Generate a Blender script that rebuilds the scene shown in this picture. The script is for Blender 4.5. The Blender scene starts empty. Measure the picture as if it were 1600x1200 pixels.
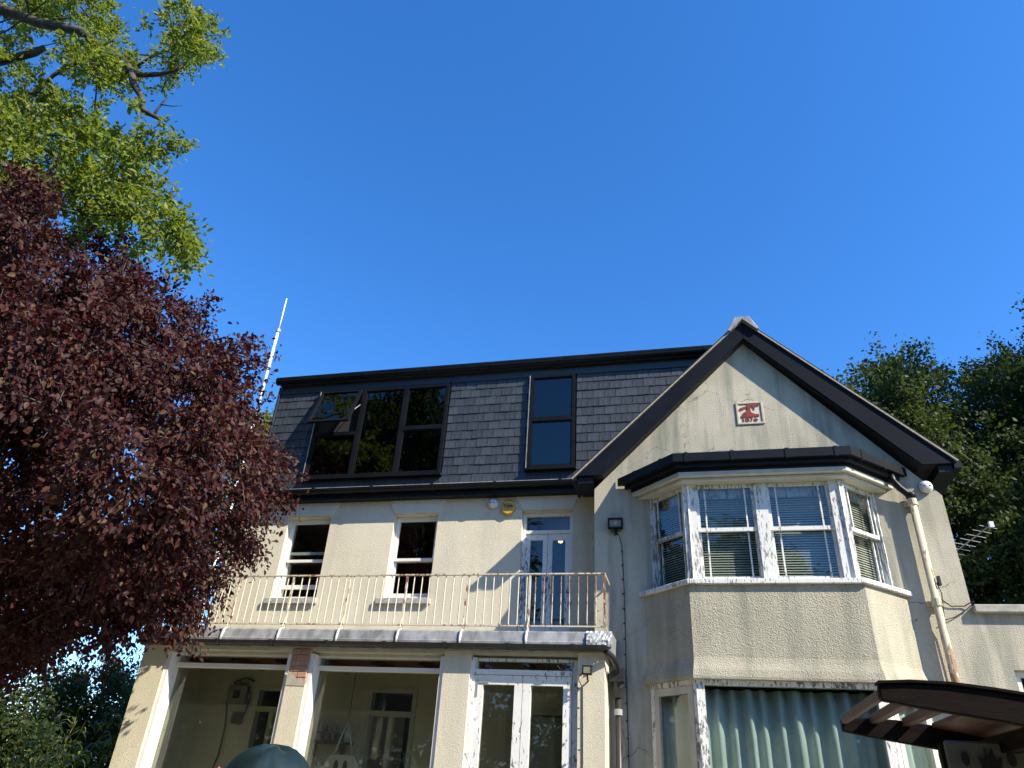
import bpy, math, random
import numpy as np
from mathutils import Vector, Matrix
R = math.radians
rng = random.Random(11)
nrng = np.random.default_rng(7)
SC = bpy.context.scene
COL = SC.collection

# ------------------------------------------------------------------ camera, sky, sun, exposure
cam_d = bpy.data.cameras.new('camera')
cam = bpy.data.objects.new('camera', cam_d); COL.objects.link(cam)
cam_d.sensor_width = 36.0; cam_d.lens = 24.97; cam_d.clip_end = 1000; cam_d.clip_start = 0.05
M3 = Matrix(((0.97271573, 0.06659592, 0.22223655), (0.22485528, -0.50651964, -0.83239291), (0.05713321, 0.85965274, -0.50767407)))
cam.matrix_world = Matrix.Translation((0, 0, 1.6)) @ M3.to_4x4()
SC.camera = cam

SUN_AZ, SUN_EL = 65.0, 38.0                     # azimuth from the facade's outward normal towards +X
world = bpy.data.worlds.new('World'); SC.world = world; world.use_nodes = True
wn = world.node_tree; wn.nodes.clear()
w_out = wn.nodes.new('ShaderNodeOutputWorld'); w_bg = wn.nodes.new('ShaderNodeBackground')
sky = wn.nodes.new('ShaderNodeTexSky'); sky.sky_type = 'NISHITA'; sky.sun_disc = False
sky.sun_elevation = R(SUN_EL); sky.sun_rotation = R(180 - SUN_AZ)
sky.air_density = 1.0; sky.dust_density = 0.15; sky.ozone_density = 3.0; sky.altitude = 50
w_hs = wn.nodes.new('ShaderNodeHueSaturation'); w_hs.inputs['Saturation'].default_value = 1.28; w_hs.inputs['Value'].default_value = 1.0
w_mx = wn.nodes.new('ShaderNodeMix'); w_mx.data_type = 'RGBA'; w_mx.blend_type = 'MULTIPLY'; w_mx.inputs[0].default_value = 1.0; w_mx.inputs[7].default_value = (.84, .91, 1.08, 1)
wn.links.new(sky.outputs[0], w_hs.inputs['Color']); wn.links.new(w_hs.outputs[0], w_mx.inputs[6]); wn.links.new(w_mx.outputs[2], w_bg.inputs[0])
w_bg.inputs[1].default_value = 0.128
wn.links.new(w_bg.outputs[0], w_out.inputs[0])
sun_d = bpy.data.lights.new('sun', 'SUN'); sun_d.energy = 4.6; sun_d.angle = R(0.53); sun_d.color = (1.0, 0.92, 0.77)
sun = bpy.data.objects.new('sun', sun_d); COL.objects.link(sun)
sdir = Vector((math.sin(R(SUN_AZ)) * math.cos(R(SUN_EL)), -math.cos(R(SUN_AZ)) * math.cos(R(SUN_EL)), math.sin(R(SUN_EL))))
sun.rotation_euler = sdir.to_track_quat('Z', 'Y').to_euler(); sun.location = (12, -10, 20)
SC.view_settings.view_transform = 'Standard'; SC.view_settings.look = 'None'
SC.view_settings.exposure = 1.15; SC.view_settings.gamma = 1.0; SC.view_settings.use_curve_mapping = False
SC.render.engine = 'CYCLES'
SC.cycles.max_bounces = 8; SC.cycles.transparent_max_bounces = 16; SC.cycles.glossy_bounces = 4
SC.cycles.use_denoising = True; SC.cycles.sample_clamp_indirect = 6.0

# ------------------------------------------------------------------ materials
class NT:
    def __init__(self, name):
        self.m = bpy.data.materials.new(name); self.m.use_nodes = True
        self.t = self.m.node_tree; self.t.nodes.clear()
        self.out = self.n('ShaderNodeOutputMaterial')
    def n(self, typ, **kw):
        nd = self.t.nodes.new(typ)
        for k, v in kw.items(): setattr(nd, k, v)
        return nd
    def l(self, a, b): self.t.links.new(a, b)
    def coords(self, scale=(1, 1, 1), kind='Object'):
        tc = self.n('ShaderNodeTexCoord'); mp = self.n('ShaderNodeMapping')
        mp.inputs['Scale'].default_value = scale
        self.l(tc.outputs[kind], mp.inputs['Vector']); return mp.outputs[0]
    def noise(self, vec, scale, detail=4, rough=.55):
        nd = self.n('ShaderNodeTexNoise'); nd.inputs['Scale'].default_value = scale
        nd.inputs['Detail'].default_value = detail; nd.inputs['Roughness'].default_value = rough
        self.l(vec, nd.inputs['Vector']); return nd.outputs['Fac']
    def ramp(self, fac, stops):
        nd = self.n('ShaderNodeValToRGB'); e = nd.color_ramp.elements
        while len(e) < len(stops): e.new(.5)
        for el, (p, c) in zip(e, stops):
            el.position = p; el.color = (*c, 1) if len(c) == 3 else c
        self.l(fac, nd.inputs[0]); return nd.outputs[0]
    def mix(self, fac, a, b, blend='MIX'):
        nd = self.n('ShaderNodeMix', data_type='RGBA', blend_type=blend)
        for i, v in ((0, fac), (6, a), (7, b)):
            if hasattr(v, 'is_output'): self.l(v, nd.inputs[i])
            elif i == 0: nd.inputs[0].default_value = v
            else: nd.inputs[i].default_value = (*v, 1)
        return nd.outputs[2]
    def bump(self, h, strength, dist=.01, normal=None):
        nd = self.n('ShaderNodeBump'); nd.inputs['Strength'].default_value = strength; nd.inputs['Distance'].default_value = dist
        self.l(h, nd.inputs['Height'])
        if normal is not None: self.l(normal, nd.inputs['Normal'])
        return nd.outputs[0]
    def bsdf(self, color, rough=.6, spec=.5, metal=0, normal=None):
        b = self.n('ShaderNodeBsdfPrincipled')
        for key, v in (('Base Color', color), ('Roughness', rough), ('Specular IOR Level', spec), ('Metallic', metal)):
            if hasattr(v, 'is_output'): self.l(v, b.inputs[key])
            else: b.inputs[key].default_value = (*v, 1) if key == 'Base Color' else v
        if normal is not None: self.l(normal, b.inputs['Normal'])
        return b.outputs[0]
    def done(self, sh): self.l(sh, self.out.inputs[0]); return self.m

def simple(name, c1, c2=None, scale=6, rough=.55, spec=.5, metal=0, bump=.15, bscale=60, stretch=(1, 1, 1)):
    t = NT(name); v = t.coords(stretch)
    c2 = c2 or tuple(x * .75 for x in c1)
    f = t.noise(v, scale, 5)
    col = t.ramp(f, [(.35, c1), (.68, c2)])
    nm = t.bump(t.noise(v, bscale, 3), bump, .004) if bump else None
    return t.done(t.bsdf(col, rough, spec, metal, nm))

def stucco(name, base, dark, green, grain=46, strength=.8, stain=.6, dist=.014, crack=0):
    t = NT(name); v = t.coords()
    big = t.noise(v, .9, 5, .6); vs = t.coords((2.6, 2.6, .28)); streak = t.noise(vs, 1.6, 5, .6)
    mid = t.noise(v, 6.0, 4); fine = t.noise(v, grain, 3, .6)
    c = t.mix(t.ramp(big, [(.40, (0, 0, 0)), (.66, (stain,) * 3)]), base, dark)
    c = t.mix(t.ramp(streak, [(.46, (0, 0, 0)), (.70, (stain,) * 3)]), c, green)
    c = t.mix(t.ramp(mid, [(.3, (.14,) * 3), (.6, (0, 0, 0))]), c, dark)
    c = t.mix(t.ramp(fine, [(.28, (.55,) * 3), (.5, (0, 0, 0))]), c, tuple(x * .5 for x in base))
    if crack:
        wv = t.n('ShaderNodeVectorMath', operation='MULTIPLY_ADD'); nz = t.n('ShaderNodeTexNoise'); nz.inputs['Scale'].default_value = 3.5; nz.inputs['Detail'].default_value = 5
        t.l(v, nz.inputs['Vector']); t.l(nz.outputs['Color'], wv.inputs[0]); wv.inputs[1].default_value = (.55, .55, .55); t.l(v, wv.inputs[2])
        ve = t.n('ShaderNodeTexVoronoi', feature='DISTANCE_TO_EDGE'); ve.inputs['Scale'].default_value = 1.5; t.l(wv.outputs[0], ve.inputs['Vector'])
        line = t.ramp(ve.outputs['Distance'], [(.004, (1, 1, 1)), (.013, (0, 0, 0))])
        mk = t.ramp(t.noise(t.coords(), 1.1, 3), [(.5, (0, 0, 0)), (.62, (crack,) * 3)])
        c = t.mix(t.mix(1.0, line, mk, 'MULTIPLY'), c, tuple(x * .25 for x in dark))
    vor = t.n('ShaderNodeTexVoronoi'); vor.inputs['Scale'].default_value = grain * 1.25; t.l(v, vor.inputs['Vector'])
    n1 = t.bump(vor.outputs['Distance'], strength * .5, dist)
    n2 = t.bump(fine, strength, dist, n1)
    return t.done(t.bsdf(c, .9, .25, 0, n2))

def peeling(name, paint, wood, amount=.5, stretch=(1, 1, .22), scale=16, crack=True):
    t = NT(name); v = t.coords(stretch)
    a = t.noise(v, scale, 8, .68); b = t.noise(t.coords((1, 1, .6)), 1.7, 3)
    s = t.n('ShaderNodeMath', operation='ADD'); t.l(a, s.inputs[0])
    sb = t.n('ShaderNodeMath', operation='MULTIPLY'); t.l(b, sb.inputs[0]); sb.inputs[1].default_value = .45; t.l(sb.outputs[0], s.inputs[1])
    lo = .98 - amount * .42
    m = t.ramp(s.outputs[0], [(min(lo, .96), (0, 0, 0)), (min(lo + .03, .99), (1, 1, 1))])
    pc = t.mix(t.noise(t.coords(), 5, 4), paint, tuple(x * .8 for x in paint))
    wc = t.mix(t.noise(t.coords((6, 6, .5)), 9, 4), wood, tuple(x * .45 for x in wood))
    c = t.mix(m, pc, wc)
    inv = t.n('ShaderNodeMath', operation='SUBTRACT'); inv.inputs[0].default_value = 1; t.l(m, inv.inputs[1])
    return t.done(t.bsdf(c, .6, .35, 0, t.bump(inv.outputs[0], .5, .004)))

def glass_mat(name, tint=(.86, .9, .88), ior=1.55, dirt=.0, rough=.0):
    t = NT(name)
    tr = t.n('ShaderNodeBsdfTransparent'); tr.inputs[0].default_value = (*tint, 1)
    gl = t.n('ShaderNodeBsdfGlossy'); gl.inputs['Roughness'].default_value = rough
    wob = t.bump(t.noise(t.coords(), 2.2, 1), .05, .03); t.l(wob, gl.inputs['Normal'])
    lw = t.n('ShaderNodeLayerWeight'); lw.inputs['Blend'].default_value = .5
    pw = t.n('ShaderNodeMath', operation='POWER'); t.l(lw.outputs['Facing'], pw.inputs[0]); pw.inputs[1].default_value = 4.0
    f0 = ((ior - 1) / (ior + 1)) ** 2
    fr = t.n('ShaderNodeMath', operation='MULTIPLY_ADD'); t.l(pw.outputs[0], fr.inputs[0]); fr.inputs[1].default_value = 1 - f0; fr.inputs[2].default_value = f0
    mx = t.n('ShaderNodeMixShader'); t.l(fr.outputs[0], mx.inputs[0]); t.l(tr.outputs[0], mx.inputs[1]); t.l(gl.outputs[0], mx.inputs[2])
    sh = mx.outputs[0]
    if dirt:
        df = t.n('ShaderNodeBsdfDiffuse'); df.inputs[0].default_value = (.5, .5, .45, 1)
        sp = t.ramp(t.noise(t.coords((1, 1, .7)), 34, 5, .8), [(.64, (.012,) * 3), (.72, (dirt,) * 3)])
        m2 = t.n('ShaderNodeMixShader'); t.l(sp, m2.inputs[0]); t.l(sh, m2.inputs[1]); t.l(df.outputs[0], m2.inputs[2]); sh = m2.outputs[0]
    return t.done(sh)

def leaf_mat(name, stops, rough=.42, transl=.3, tcol=None, spec=.45):
    t = NT(name); g = t.n('ShaderNodeNewGeometry')
    c = t.ramp(g.outputs['Random Per Island'], stops)
    p = t.bsdf(c, rough, spec)
    tl = t.n('ShaderNodeBsdfTranslucent')
    tc = t.mix(.75, c, tcol or (.2, .35, .02)); t.l(tc, tl.inputs[0])
    mx = t.n('ShaderNodeMixShader'); mx.inputs[0].default_value = transl
    t.l(p, mx.inputs[1]); t.l(tl.outputs[0], mx.inputs[2]); return t.done(mx.outputs[0])

def slate_mat():
    t = NT('slate'); oi = t.n('ShaderNodeObjectInfo')
    v = t.coords((26, 26, 3)); st = t.noise(v, 3.0, 5, .65)
    c = t.ramp(oi.outputs['Random'], [(0, (.019, .0245, .031)), (.5, (.026, .032, .040)), (1, (.037, .044, .054))])
    c = t.mix(t.ramp(st, [(.5, (0, 0, 0)), (.78, (.55,) * 3)]), c, (.10, .112, .125))
    return t.done(t.bsdf(c, .52, .45, 0, t.bump(st, .5, .006)))

M = {}
M['stucco'] = stucco('cream_roughcast', (.63, .57, .435), (.52, .465, .34), (.43, .41, .32), 85, .55, .5, .008, .25)
M['stucco_old'] = stucco('weathered_roughcast', (.49, .45, .35), (.36, .33, .25), (.17, .185, .15), 75, .7, .95, .009, .85)
M['stucco_bay'] = stucco('bay_roughcast', (.45, .415, .32), (.34, .315, .24), (.21, .215, .165), 62, .9, .8, .011, .3)
M['smooth'] = stucco('smooth_render', (.62, .58, .47), (.50, .47, .38), (.42, .41, .33), 110, .15, .35, .004)
M['cream_trim'] = simple('cream_painted_stone', (.58, .52, .38), (.42, .38, .29), 9, .7)
M['brick'] = simple('red_brick', (.42, .225, .15), (.32, .20, .15), 14, .9, .2, 0, .5, 70)
M['mortar'] = simple('lime_mortar', (.40, .36, .29), (.30, .27, .22), 20, .95, .2, 0, .5, 60)
M['stone_sill'] = simple('weathered_stone', (.40, .38, .34), (.22, .21, .19), 30, .9, .2, 0, .8, 50)
M['white'] = peeling('white_paint', (.74, .72, .66), (.30, .28, .25), .12)
M['white_peel'] = peeling('peeling_white_paint', (.76, .75, .71), (.22, .21, .195), .49, (1, 1, .3), 40)
M['white_bay'] = peeling('bay_peeling_paint', (.72, .72, .69), (.33, .32, .30), .52, (1, 1, .22), 44)
M['cream_wood'] = simple('cream_gloss_wood', (.50, .48, .40), (.40, .38, .31), 5, .5)
M['black'] = simple('black_plastic', (.006, .0065, .008), (.010, .0105, .012), 4, .4, .2, 0, .03)
M['navy'] = simple('dark_painted_board', (.0045, .0065, .011), (.0075, .009, .014), 3, .55, .08, 0, .05, 30)
M['frame_black'] = simple('black_window_frame', (.006, .0065, .008), (.009, .0095, .011), 4, .4, .12, 0, 0)
M['fascia'] = simple('dark_blue_fascia', (.020, .026, .036), (.026, .032, .044), 3, .45)
M['slate'] = slate_mat()
M['slate_back'] = simple('slate_underlay', (.012, .013, .015), None, 5, .9)
M['verge'] = simple('verge_mortar', (.40, .36, .28), (.26, .24, .19), 18, .9, .2, 0, .6, 40)
M['lead'] = simple('lead_sheet', (.34, .34, .335), (.15, .155, .16), 9, .5, .4, .25, .6, 14, (1, 1, .5))
M['lead_foil'] = simple('foil_flashing', (.52, .52, .50), (.34, .34, .33), 10, .42, .5, .35, 1.0, 22)
M['rail'] = peeling('rusty_cream_rail', (.60, .54, .41), (.26, .12, .05), .44, (1, 1, .35), 30)
M['rail_rust'] = peeling('rustier_cream_rail', (.52, .44, .33), (.24, .11, .05), .64, (1, 1, .35), 26)
M['pipe_cream'] = peeling('cream_rusty_pipe', (.52, .46, .33), (.28, .16, .08), .44, (1, 1, .3), 14)
M['pipe_black'] = simple('old_black_iron', (.012, .012, .012), (.022, .021, .020), 12, .45)
M['glass'] = glass_mat('window_glass', (.80, .84, .83), 1.6)
M['glass_dark'] = glass_mat('tinted_glass', (.30, .34, .34), 1.75)
M['glass_dirty'] = glass_mat('dusty_glass', (.78, .80, .74), 1.5, .5)
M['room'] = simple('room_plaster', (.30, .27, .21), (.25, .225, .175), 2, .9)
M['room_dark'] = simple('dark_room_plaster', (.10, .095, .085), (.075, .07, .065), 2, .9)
M['wood_ceiling'] = simple('brown_wood_ceiling', (.20, .085, .045), (.14, .06, .032), 5, .6, .4, 0, .2, 20, (.5, 6, 1))
M['curtain'] = simple('pale_green_curtain', (.66, .71, .64), (.56, .62, .55), 3, .85, .2, 0, .1, 120)
M['blind'] = simple('cream_blind_slat', (.76, .70, .58), (.70, .64, .52), 3, .45)
M['concrete'] = simple('concrete_coping', (.40, .38, .33), (.28, .27, .24), 12, .9, .2, 0, .5, 40)
M['grass'] = simple('lawn_grass', (.05, .085, .025), (.035, .06, .018), 3, .9, .2, 0, .6, 40)
M['paving'] = simple('bounce_paving', (.36, .325, .26), (.28, .25, .20), 2, .9, .2, 0, .4, 30)
M['bark'] = simple('grey_brown_bark', (.085, .072, .058), (.035, .029, .024), 9, .9, .2, 0, 1.0, 26, (1, 1, .35))
M['bark_dark'] = simple('dark_plum_bark', (.11, .095, .085), (.045, .038, .034), 9, .85, .2, 0, .8, 26)
M['box_grey'] = simple('grey_box_plastic', (.26, .25, .22), (.2, .19, .17), 6, .5, .4, 0, 0)
M['plastic_white'] = simple('white_plastic', (.68, .68, .66), (.6, .6, .58), 6, .35, .5, 0, 0)
M['yellow'] = simple('alarm_yellow', (.56, .33, .045), (.50, .29, .04), 5, .35, .5, 0, 0)
M['ink'] = simple('black_lettering', (.012, .012, .012), None, 5, .5, .5, 0, 0)
M['plaque_red'] = simple('red_painted_relief', (.25, .055, .045), (.16, .035, .03), 22, .8, .2, 0, .3)
M['plaque_rim'] = simple('plaque_rim_stone', (.50, .45, .35), (.38, .34, .26), 16, .9, .2, 0, .5, 50)
M['plaque_pale'] = simple('pale_plaque_ground', (.60, .53, .43), (.45, .40, .32), 20, .9, .2, 0, .4)
M['swing_wood'] = simple('dark_stained_wood', (.012, .008, .0065), (.007, .005, .0045), 7, .6, .05, 0, .3, 30, (1, 6, 6))
M['swing_red'] = simple('reddish_stained_board', (.10, .042, .028), (.06, .027, .02), 6, .55, .4, 0, .2, 30)
M['board_pale'] = simple('pale_swing_board', (.12, .108, .083), (.085, .075, .06), 6, .7)
M['tarp'] = simple('dark_green_cover', (.011, .023, .023), (.007, .017, .017), 3, .36, .5, 0, .8, 9)
M['alu'] = simple('dull_aluminium', (.36, .36, .36), (.28, .28, .28), 6, .5, .4, .4, 0)
M['pole_white'] = simple('white_pole_paint', (.78, .78, .78), (.7, .7, .7), 4, .4, .5, 0, 0)
M['tote'] = simple('cream_tote_cloth', (.52, .50, .44), (.45, .43, .38), 4, .9)
M['blue'] = simple('blue_plastic_tray', (.02, .07, .16), None, 4, .5)
M['flood_glass'] = simple('floodlight_reflector', (.22, .21, .12), (.15, .15, .09), 9, .3, .5, 0, 0)
M['terracotta'] = simple('terracotta_pot', (.32, .14, .07), (.25, .11, .06), 8, .9)
M['copper_leaf'] = leaf_mat('copper_leaf', [(0, (.017, .0055, .007)), (.45, (.033, .0095, .010)), (.8, (.058, .0175, .014)), (.93, (.078, .036, .018)), (1, (.07, .06, .024))], .6, .2, (.16, .02, .02), .22)
M['oak_leaf'] = leaf_mat('oak_leaf', [(0, (.050, .085, .012)), (.5, (.105, .155, .018)), (.85, (.16, .20, .024)), (1, (.19, .19, .04))], .5, .38, (.34, .40, .02), .25)
M['backoak_leaf'] = leaf_mat('dark_oak_leaf', [(0, (.016, .029, .008)), (.6, (.031, .048, .012)), (1, (.066, .080, .020))], .65, .2, (.16, .24, .03), .2)
M['hedge_leaf'] = leaf_mat('hedge_leaf', [(0, (.025, .05, .014)), (.6, (.045, .08, .02)), (1, (.08, .115, .03))], .45, .2, (.16, .26, .03), .4)
M['bamboo_leaf'] = leaf_mat('bamboo_leaf', [(0, (.10, .15, .025)), (.6, (.18, .22, .03)), (1, (.30, .27, .05))], .4, .35, (.3, .36, .04), .5)
M['pink'] = leaf_mat('pink_petal', [(0, (.5, .06, .11)), (1, (.62, .12, .16))], .5, .3, (.7, .1, .2))
M['variegated'] = leaf_mat('variegated_leaf', [(0, (.05, .14, .07)), (.6, (.08, .2, .1)), (.75, (.5, .5, .36)), (1, (.6, .6, .46))], .5, .2, (.3, .4, .2))
t_ = NT('lamp_glow'); e_ = t_.n('ShaderNodeEmission'); e_.inputs[0].default_value = (1, .82, .30, 1); e_.inputs[1].default_value = 2.2
M['glow'] = t_.done(e_.outputs[0])

# ------------------------------------------------------------------ mesh builder
class F:
    """A wall frame: u along the wall, d outwards from it, z up."""
    def __init__(s, o, ang=0.0):
        s.o = Vector((o[0], o[1], 0)); s.c, s.s = math.cos(ang), math.sin(ang)
    def p(s, u, d, z): return Vector((s.o.x + u * s.c + d * s.s, s.o.y + u * s.s - d * s.c, z))
class MB:
    def __init__(s): s.v = []; s.f = []
    def box(s, u0, u1, d0, d1, z0, z1, fr=None):
        b = len(s.v); P = fr.p if fr else (lambda x, y, z: Vector((x, y, z)))
        for z in (z0, z1):
            for (u, d) in ((u0, d0), (u1, d0), (u1, d1), (u0, d1)): s.v.append(P(u, d, z))
        q = [(0, 3, 2, 1), (4, 5, 6, 7), (0, 1, 5, 4), (1, 2, 6, 5), (2, 3, 7, 6), (3, 0, 4, 7)]
        s.f += [tuple(b + i for i in f) for f in q]; return s
    def prism(s, poly, h0, h1, axis='z', fr=None):
        """poly of 2-D points extruded along an axis: z (x,y), y (x,z) or d of a frame (u,z)"""
        b = len(s.v); n = len(poly)
        for h in (h0, h1):
            for (a, c) in poly:
                s.v.append(Vector((a, c, h)) if axis == 'z' else (fr.p(a, h, c) if fr else Vector((a, h, c))))
        s.f.append(tuple(b + i for i in range(n))); s.f.append(tuple(b + n + i for i in reversed(range(n))))
        for i in range(n):
            j = (i + 1) % n; s.f.append((b + i, b + n + i, b + n + j, b + j))
        return s
    def tube(s, pts, r, k=8, cap=True):
        pts = [Vector(p) for p in pts]; rs = r if isinstance(r, (list, tuple)) else [r] * len(pts)
        b = len(s.v); up = None
        for i, p in enumerate(pts):
            d = (pts[min(i + 1, len(pts) - 1)] - pts[max(i - 1, 0)]).normalized()
            if up is None: up = Vector((0, 0, 1)) if abs(d.z) < .9 else Vector((1, 0, 0))
            a = d.cross(up)
            a = a.normalized() if a.length > 1e-6 else d.orthogonal().normalized()
            c = a.cross(d).normalized(); up = c
            for j in range(k):
                t = 2 * math.pi * j / k; s.v.append(p + (a * math.cos(t) + c * math.sin(t)) * rs[i])
        for i in range(len(pts) - 1):
            for j in range(k):
                j2 = (j + 1) % k; s.f.append((b + i * k + j, b + i * k + j2, b + (i + 1) * k + j2, b + (i + 1) * k + j))
        if cap:
            s.f.append(tuple(b + j for j in reversed(range(k)))); s.f.append(tuple(b + (len(pts) - 1) * k + j for j in range(k)))
        return s
    def lathe(s, prof, c, axis='z', k=20):
        """profile of (radius, height) turned about an axis through c"""
        b = len(s.v); c = Vector(c)
        for (r, h) in prof:
            for j in range(k):
                t = 2 * math.pi * j / k; a, e = r * math.cos(t), r * math.sin(t)
                s.v.append(c + (Vector((a, e, h)) if axis == 'z' else Vector((a, -h, e))))
        for i in range(len(prof) - 1):
            for j in range(k):
                j2 = (j + 1) % k; s.f.append((b + i * k + j, b + i * k + j2, b + (i + 1) * k + j2, b + (i + 1) * k + j))
        s.f.append(tuple(b + j for j in reversed(range(k)))); s.f.append(tuple(b + (len(prof) - 1) * k + j for j in range(k)))
        return s
    def wall(s, u0, u1, z0, z1, d_in, d_out, holes, fr):
        """a wall slab with rectangular openings and their reveals, no inner faces"""
        us = sorted({u0, u1, *[h[0] for h in holes], *[h[1] for h in holes]}); zs = sorted({z0, z1, *[h[2] for h in holes], *[h[3] for h in holes]})
        us = [u for u in us if u0 <= u <= u1]; zs = [z for z in zs if z0 <= z <= z1]
        b = len(s.v); nz = len(zs); nu = len(us)
        for d in (d_out, d_in):
            for u in us:
                for z in zs: s.v.append(fr.p(u, d, z))
        ix = lambda k, i, j: b + k * nu * nz + i * nz + j
        def solid(i, j):
            if i < 0 or j < 0 or i >= nu - 1 or j >= nz - 1: return False
            cu, cz = (us[i] + us[i + 1]) / 2, (zs[j] + zs[j + 1]) / 2
            return not any(h[0] < cu < h[1] and h[2] < cz < h[3] for h in holes)
        for i in range(nu - 1):
            for j in range(nz - 1):
                if not solid(i, j): continue
                s.f.append((ix(0, i, j), ix(0, i + 1, j), ix(0, i + 1, j + 1), ix(0, i, j + 1)))
                s.f.append((ix(1, i, j), ix(1, i, j + 1), ix(1, i + 1, j + 1), ix(1, i + 1, j)))
                if not solid(i - 1, j): s.f.append((ix(0, i, j), ix(0, i, j + 1), ix(1, i, j + 1), ix(1, i, j)))
                if not solid(i + 1, j): s.f.append((ix(0, i + 1, j), ix(1, i + 1, j), ix(1, i + 1, j + 1), ix(0, i + 1, j + 1)))
                if not solid(i, j - 1): s.f.append((ix(0, i, j), ix(1, i, j), ix(1, i + 1, j), ix(0, i + 1, j)))
                if not solid(i, j + 1): s.f.append((ix(0, i, j + 1), ix(0, i + 1, j + 1), ix(1, i + 1, j + 1), ix(1, i, j + 1)))
        return s
    def build(s, name, m, parent=None, bevel=0, smooth=False, label=None):
        o_ = wpos(parent)
        me = bpy.data.meshes.new(name); me.from_pydata([tuple(Vector(v) - o_) for v in s.v], [], s.f)
        return link(name, me, m, parent, bevel, smooth, label)
def wpos(o):
    p = Vector((0, 0, 0))
    while o is not None: p = p + o.location; o = o.parent
    return p
def link(name, me, m, parent=None, bevel=0, smooth=False, label=None):
    if m is not None and not me.materials: me.materials.append(m)
    me.validate(); me.update()
    if smooth: me.polygons.foreach_set('use_smooth', [True] * len(me.polygons))
    o = bpy.data.objects.new(name, me); COL.objects.link(o); o.parent = parent
    if bevel:
        b = o.modifiers.new('bevel', 'BEVEL'); b.width = bevel; b.segments = 1; b.limit_method = 'ANGLE'
    if label: o['label'] = label
    return o
def tag(o, label, cat, group=None, kind=None):
    o['label'] = label; o['category'] = cat
    if group: o['group'] = group
    if kind: o['kind'] = kind
    return o
def thing(name, loc, label, cat, group=None):
    o = bpy.data.objects.new(name, None); COL.objects.link(o); o.location = loc; o.empty_display_size = .2
    return tag(o, label, cat, group)
def struct(o, label=None):
    o['kind'] = 'structure'
    if label: o['label'] = label
    return o
def np_mesh(name, V, Fc, m, parent=None, k=4):
    """fast mesh from arrays of corner points and k-gon indices"""
    V = np.asarray(V, dtype=np.float32) - np.array(wpos(parent), dtype=np.float32)
    me = bpy.data.meshes.new(name); n = len(Fc)
    me.vertices.add(len(V)); me.vertices.foreach_set('co', V.ravel())
    me.loops.add(n * k); me.loops.foreach_set('vertex_index', np.asarray(Fc, dtype=np.int32).ravel())
    me.polygons.add(n); me.polygons.foreach_set('loop_start', np.arange(0, n * k, k, dtype=np.int32))
    me.update(calc_edges=True); me.materials.append(m)
    o = bpy.data.objects.new(name, me); COL.objects.link(o); o.parent = parent; return o
def font_mesh(text, size, depth, name, m, parent, mat4, sx=1.0):
    cu = bpy.data.curves.new(name, 'FONT'); cu.body = text; cu.size = size; cu.extrude = depth; cu.align_x = 'CENTER'; cu.align_y = 'CENTER'; cu.resolution_u = 3
    ob = bpy.data.objects.new(name, cu); COL.objects.link(ob)
    dg = bpy.context.evaluated_depsgraph_get(); me = bpy.data.meshes.new_from_object(ob.evaluated_get(dg))
    bpy.data.objects.remove(ob); bpy.data.curves.remove(cu)
    me.transform(Matrix.Translation(-wpos(parent)) @ mat4 @ Matrix.Diagonal((sx, 1, 1, 1)))
    me.materials.clear(); return link(name, me, m, parent)

# ------------------------------------------------------------------ ground
g = MB(); g.box(-150, 150, -150, 150, -.3, 0); struct(g.build('ground', M['grass']), 'green lawn round the house')
g = MB(); g.box(-9, 9, 2.2, 8.42, -.2, .02); struct(g.build('bounce_patio', M['paving']), 'unseen pale paving added in front of the house for warm bounce light')  # out-of-view slab added, tone and extent set to bounce warm fill light

# ------------------------------------------------------------------ the house
FX = F((0, 0), math.pi / 2)                      # prism(poly of (y, z), x0, x1, 'd', FX) extrudes along X
FM, FW, FV = F((0, 9.58)), F((0, 9.0)), F((0, 8.45))
house = thing('house', (-2, 11, 0), 'cream rendered house with a slate-hung top storey, gabled wing and bay window', 'house')
# main wall with its openings
WIN = [(-6.03, -5.305, 4.013, 5.262), (-4.254, -3.559, 4.013, 5.262)]
DOOR = (-2.272, -1.531, 3.37, 5.262)
IN1, IN2, IN3 = (-5.935, -5.371, .05, 2.82), (-4.254, -3.559, .05, 2.84), (-2.11, -1.53, .05, 2.65)
w = MB(); w.wall(-6.97, -1.0, 0, 5.487, -.3, 0, WIN + [DOOR, IN1, IN2, IN3], FM); w.build('main_wall', M['stucco'], house)
w = MB(); w.box(-6.97, -6.67, 9.882, 14.4, 0, 5.487); w.box(-6.67, 1.2, 14.1, 14.4, 0, 5.487); w.build('side_wall', M['stucco'], house)
# rooms behind the glass
rm = MB()
rm.box(-6.6, 1.2, 12.8, 12.9, .02, 5.45); rm.box(-4.9, -4.8, 9.93, 12.8, 3.36, 5.45); rm.box(-2.9, -2.8, 9.93, 12.8, 3.36, 5.45)
rm.box(-6.66, 1.2, 9.882, 13.0, 3.14, 3.34); rm.box(-6.66, 1.2, 9.882, 13.0, 5.36, 5.46)
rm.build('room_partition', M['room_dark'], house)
rm = MB(); rm.box(-5.85, -5.4, 11.6, 11.68, 3.4, 4.7); rm.build('inner_door', M['room'], house)
rm = MB(); rm.box(-3.9, -3.62, 10.8, 10.86, 3.4, 4.75); rm.build('inner_door', M['room'], house)

def lintel(x0, x1, x2, x3, z0=5.276, z1=5.483):
    m = MB(); m.prism([(x1, z0), (x2, z0), (x3, z1), (x0, z1)], .002, .022, 'd', FM); m.build('lintel', M['smooth'], house)
lintel(-6.13, -6.03, -5.305, -5.20); lintel(-4.36, -4.254, -3.559, -3.46); lintel(-2.38, -2.272, -1.531, -1.455)

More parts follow.
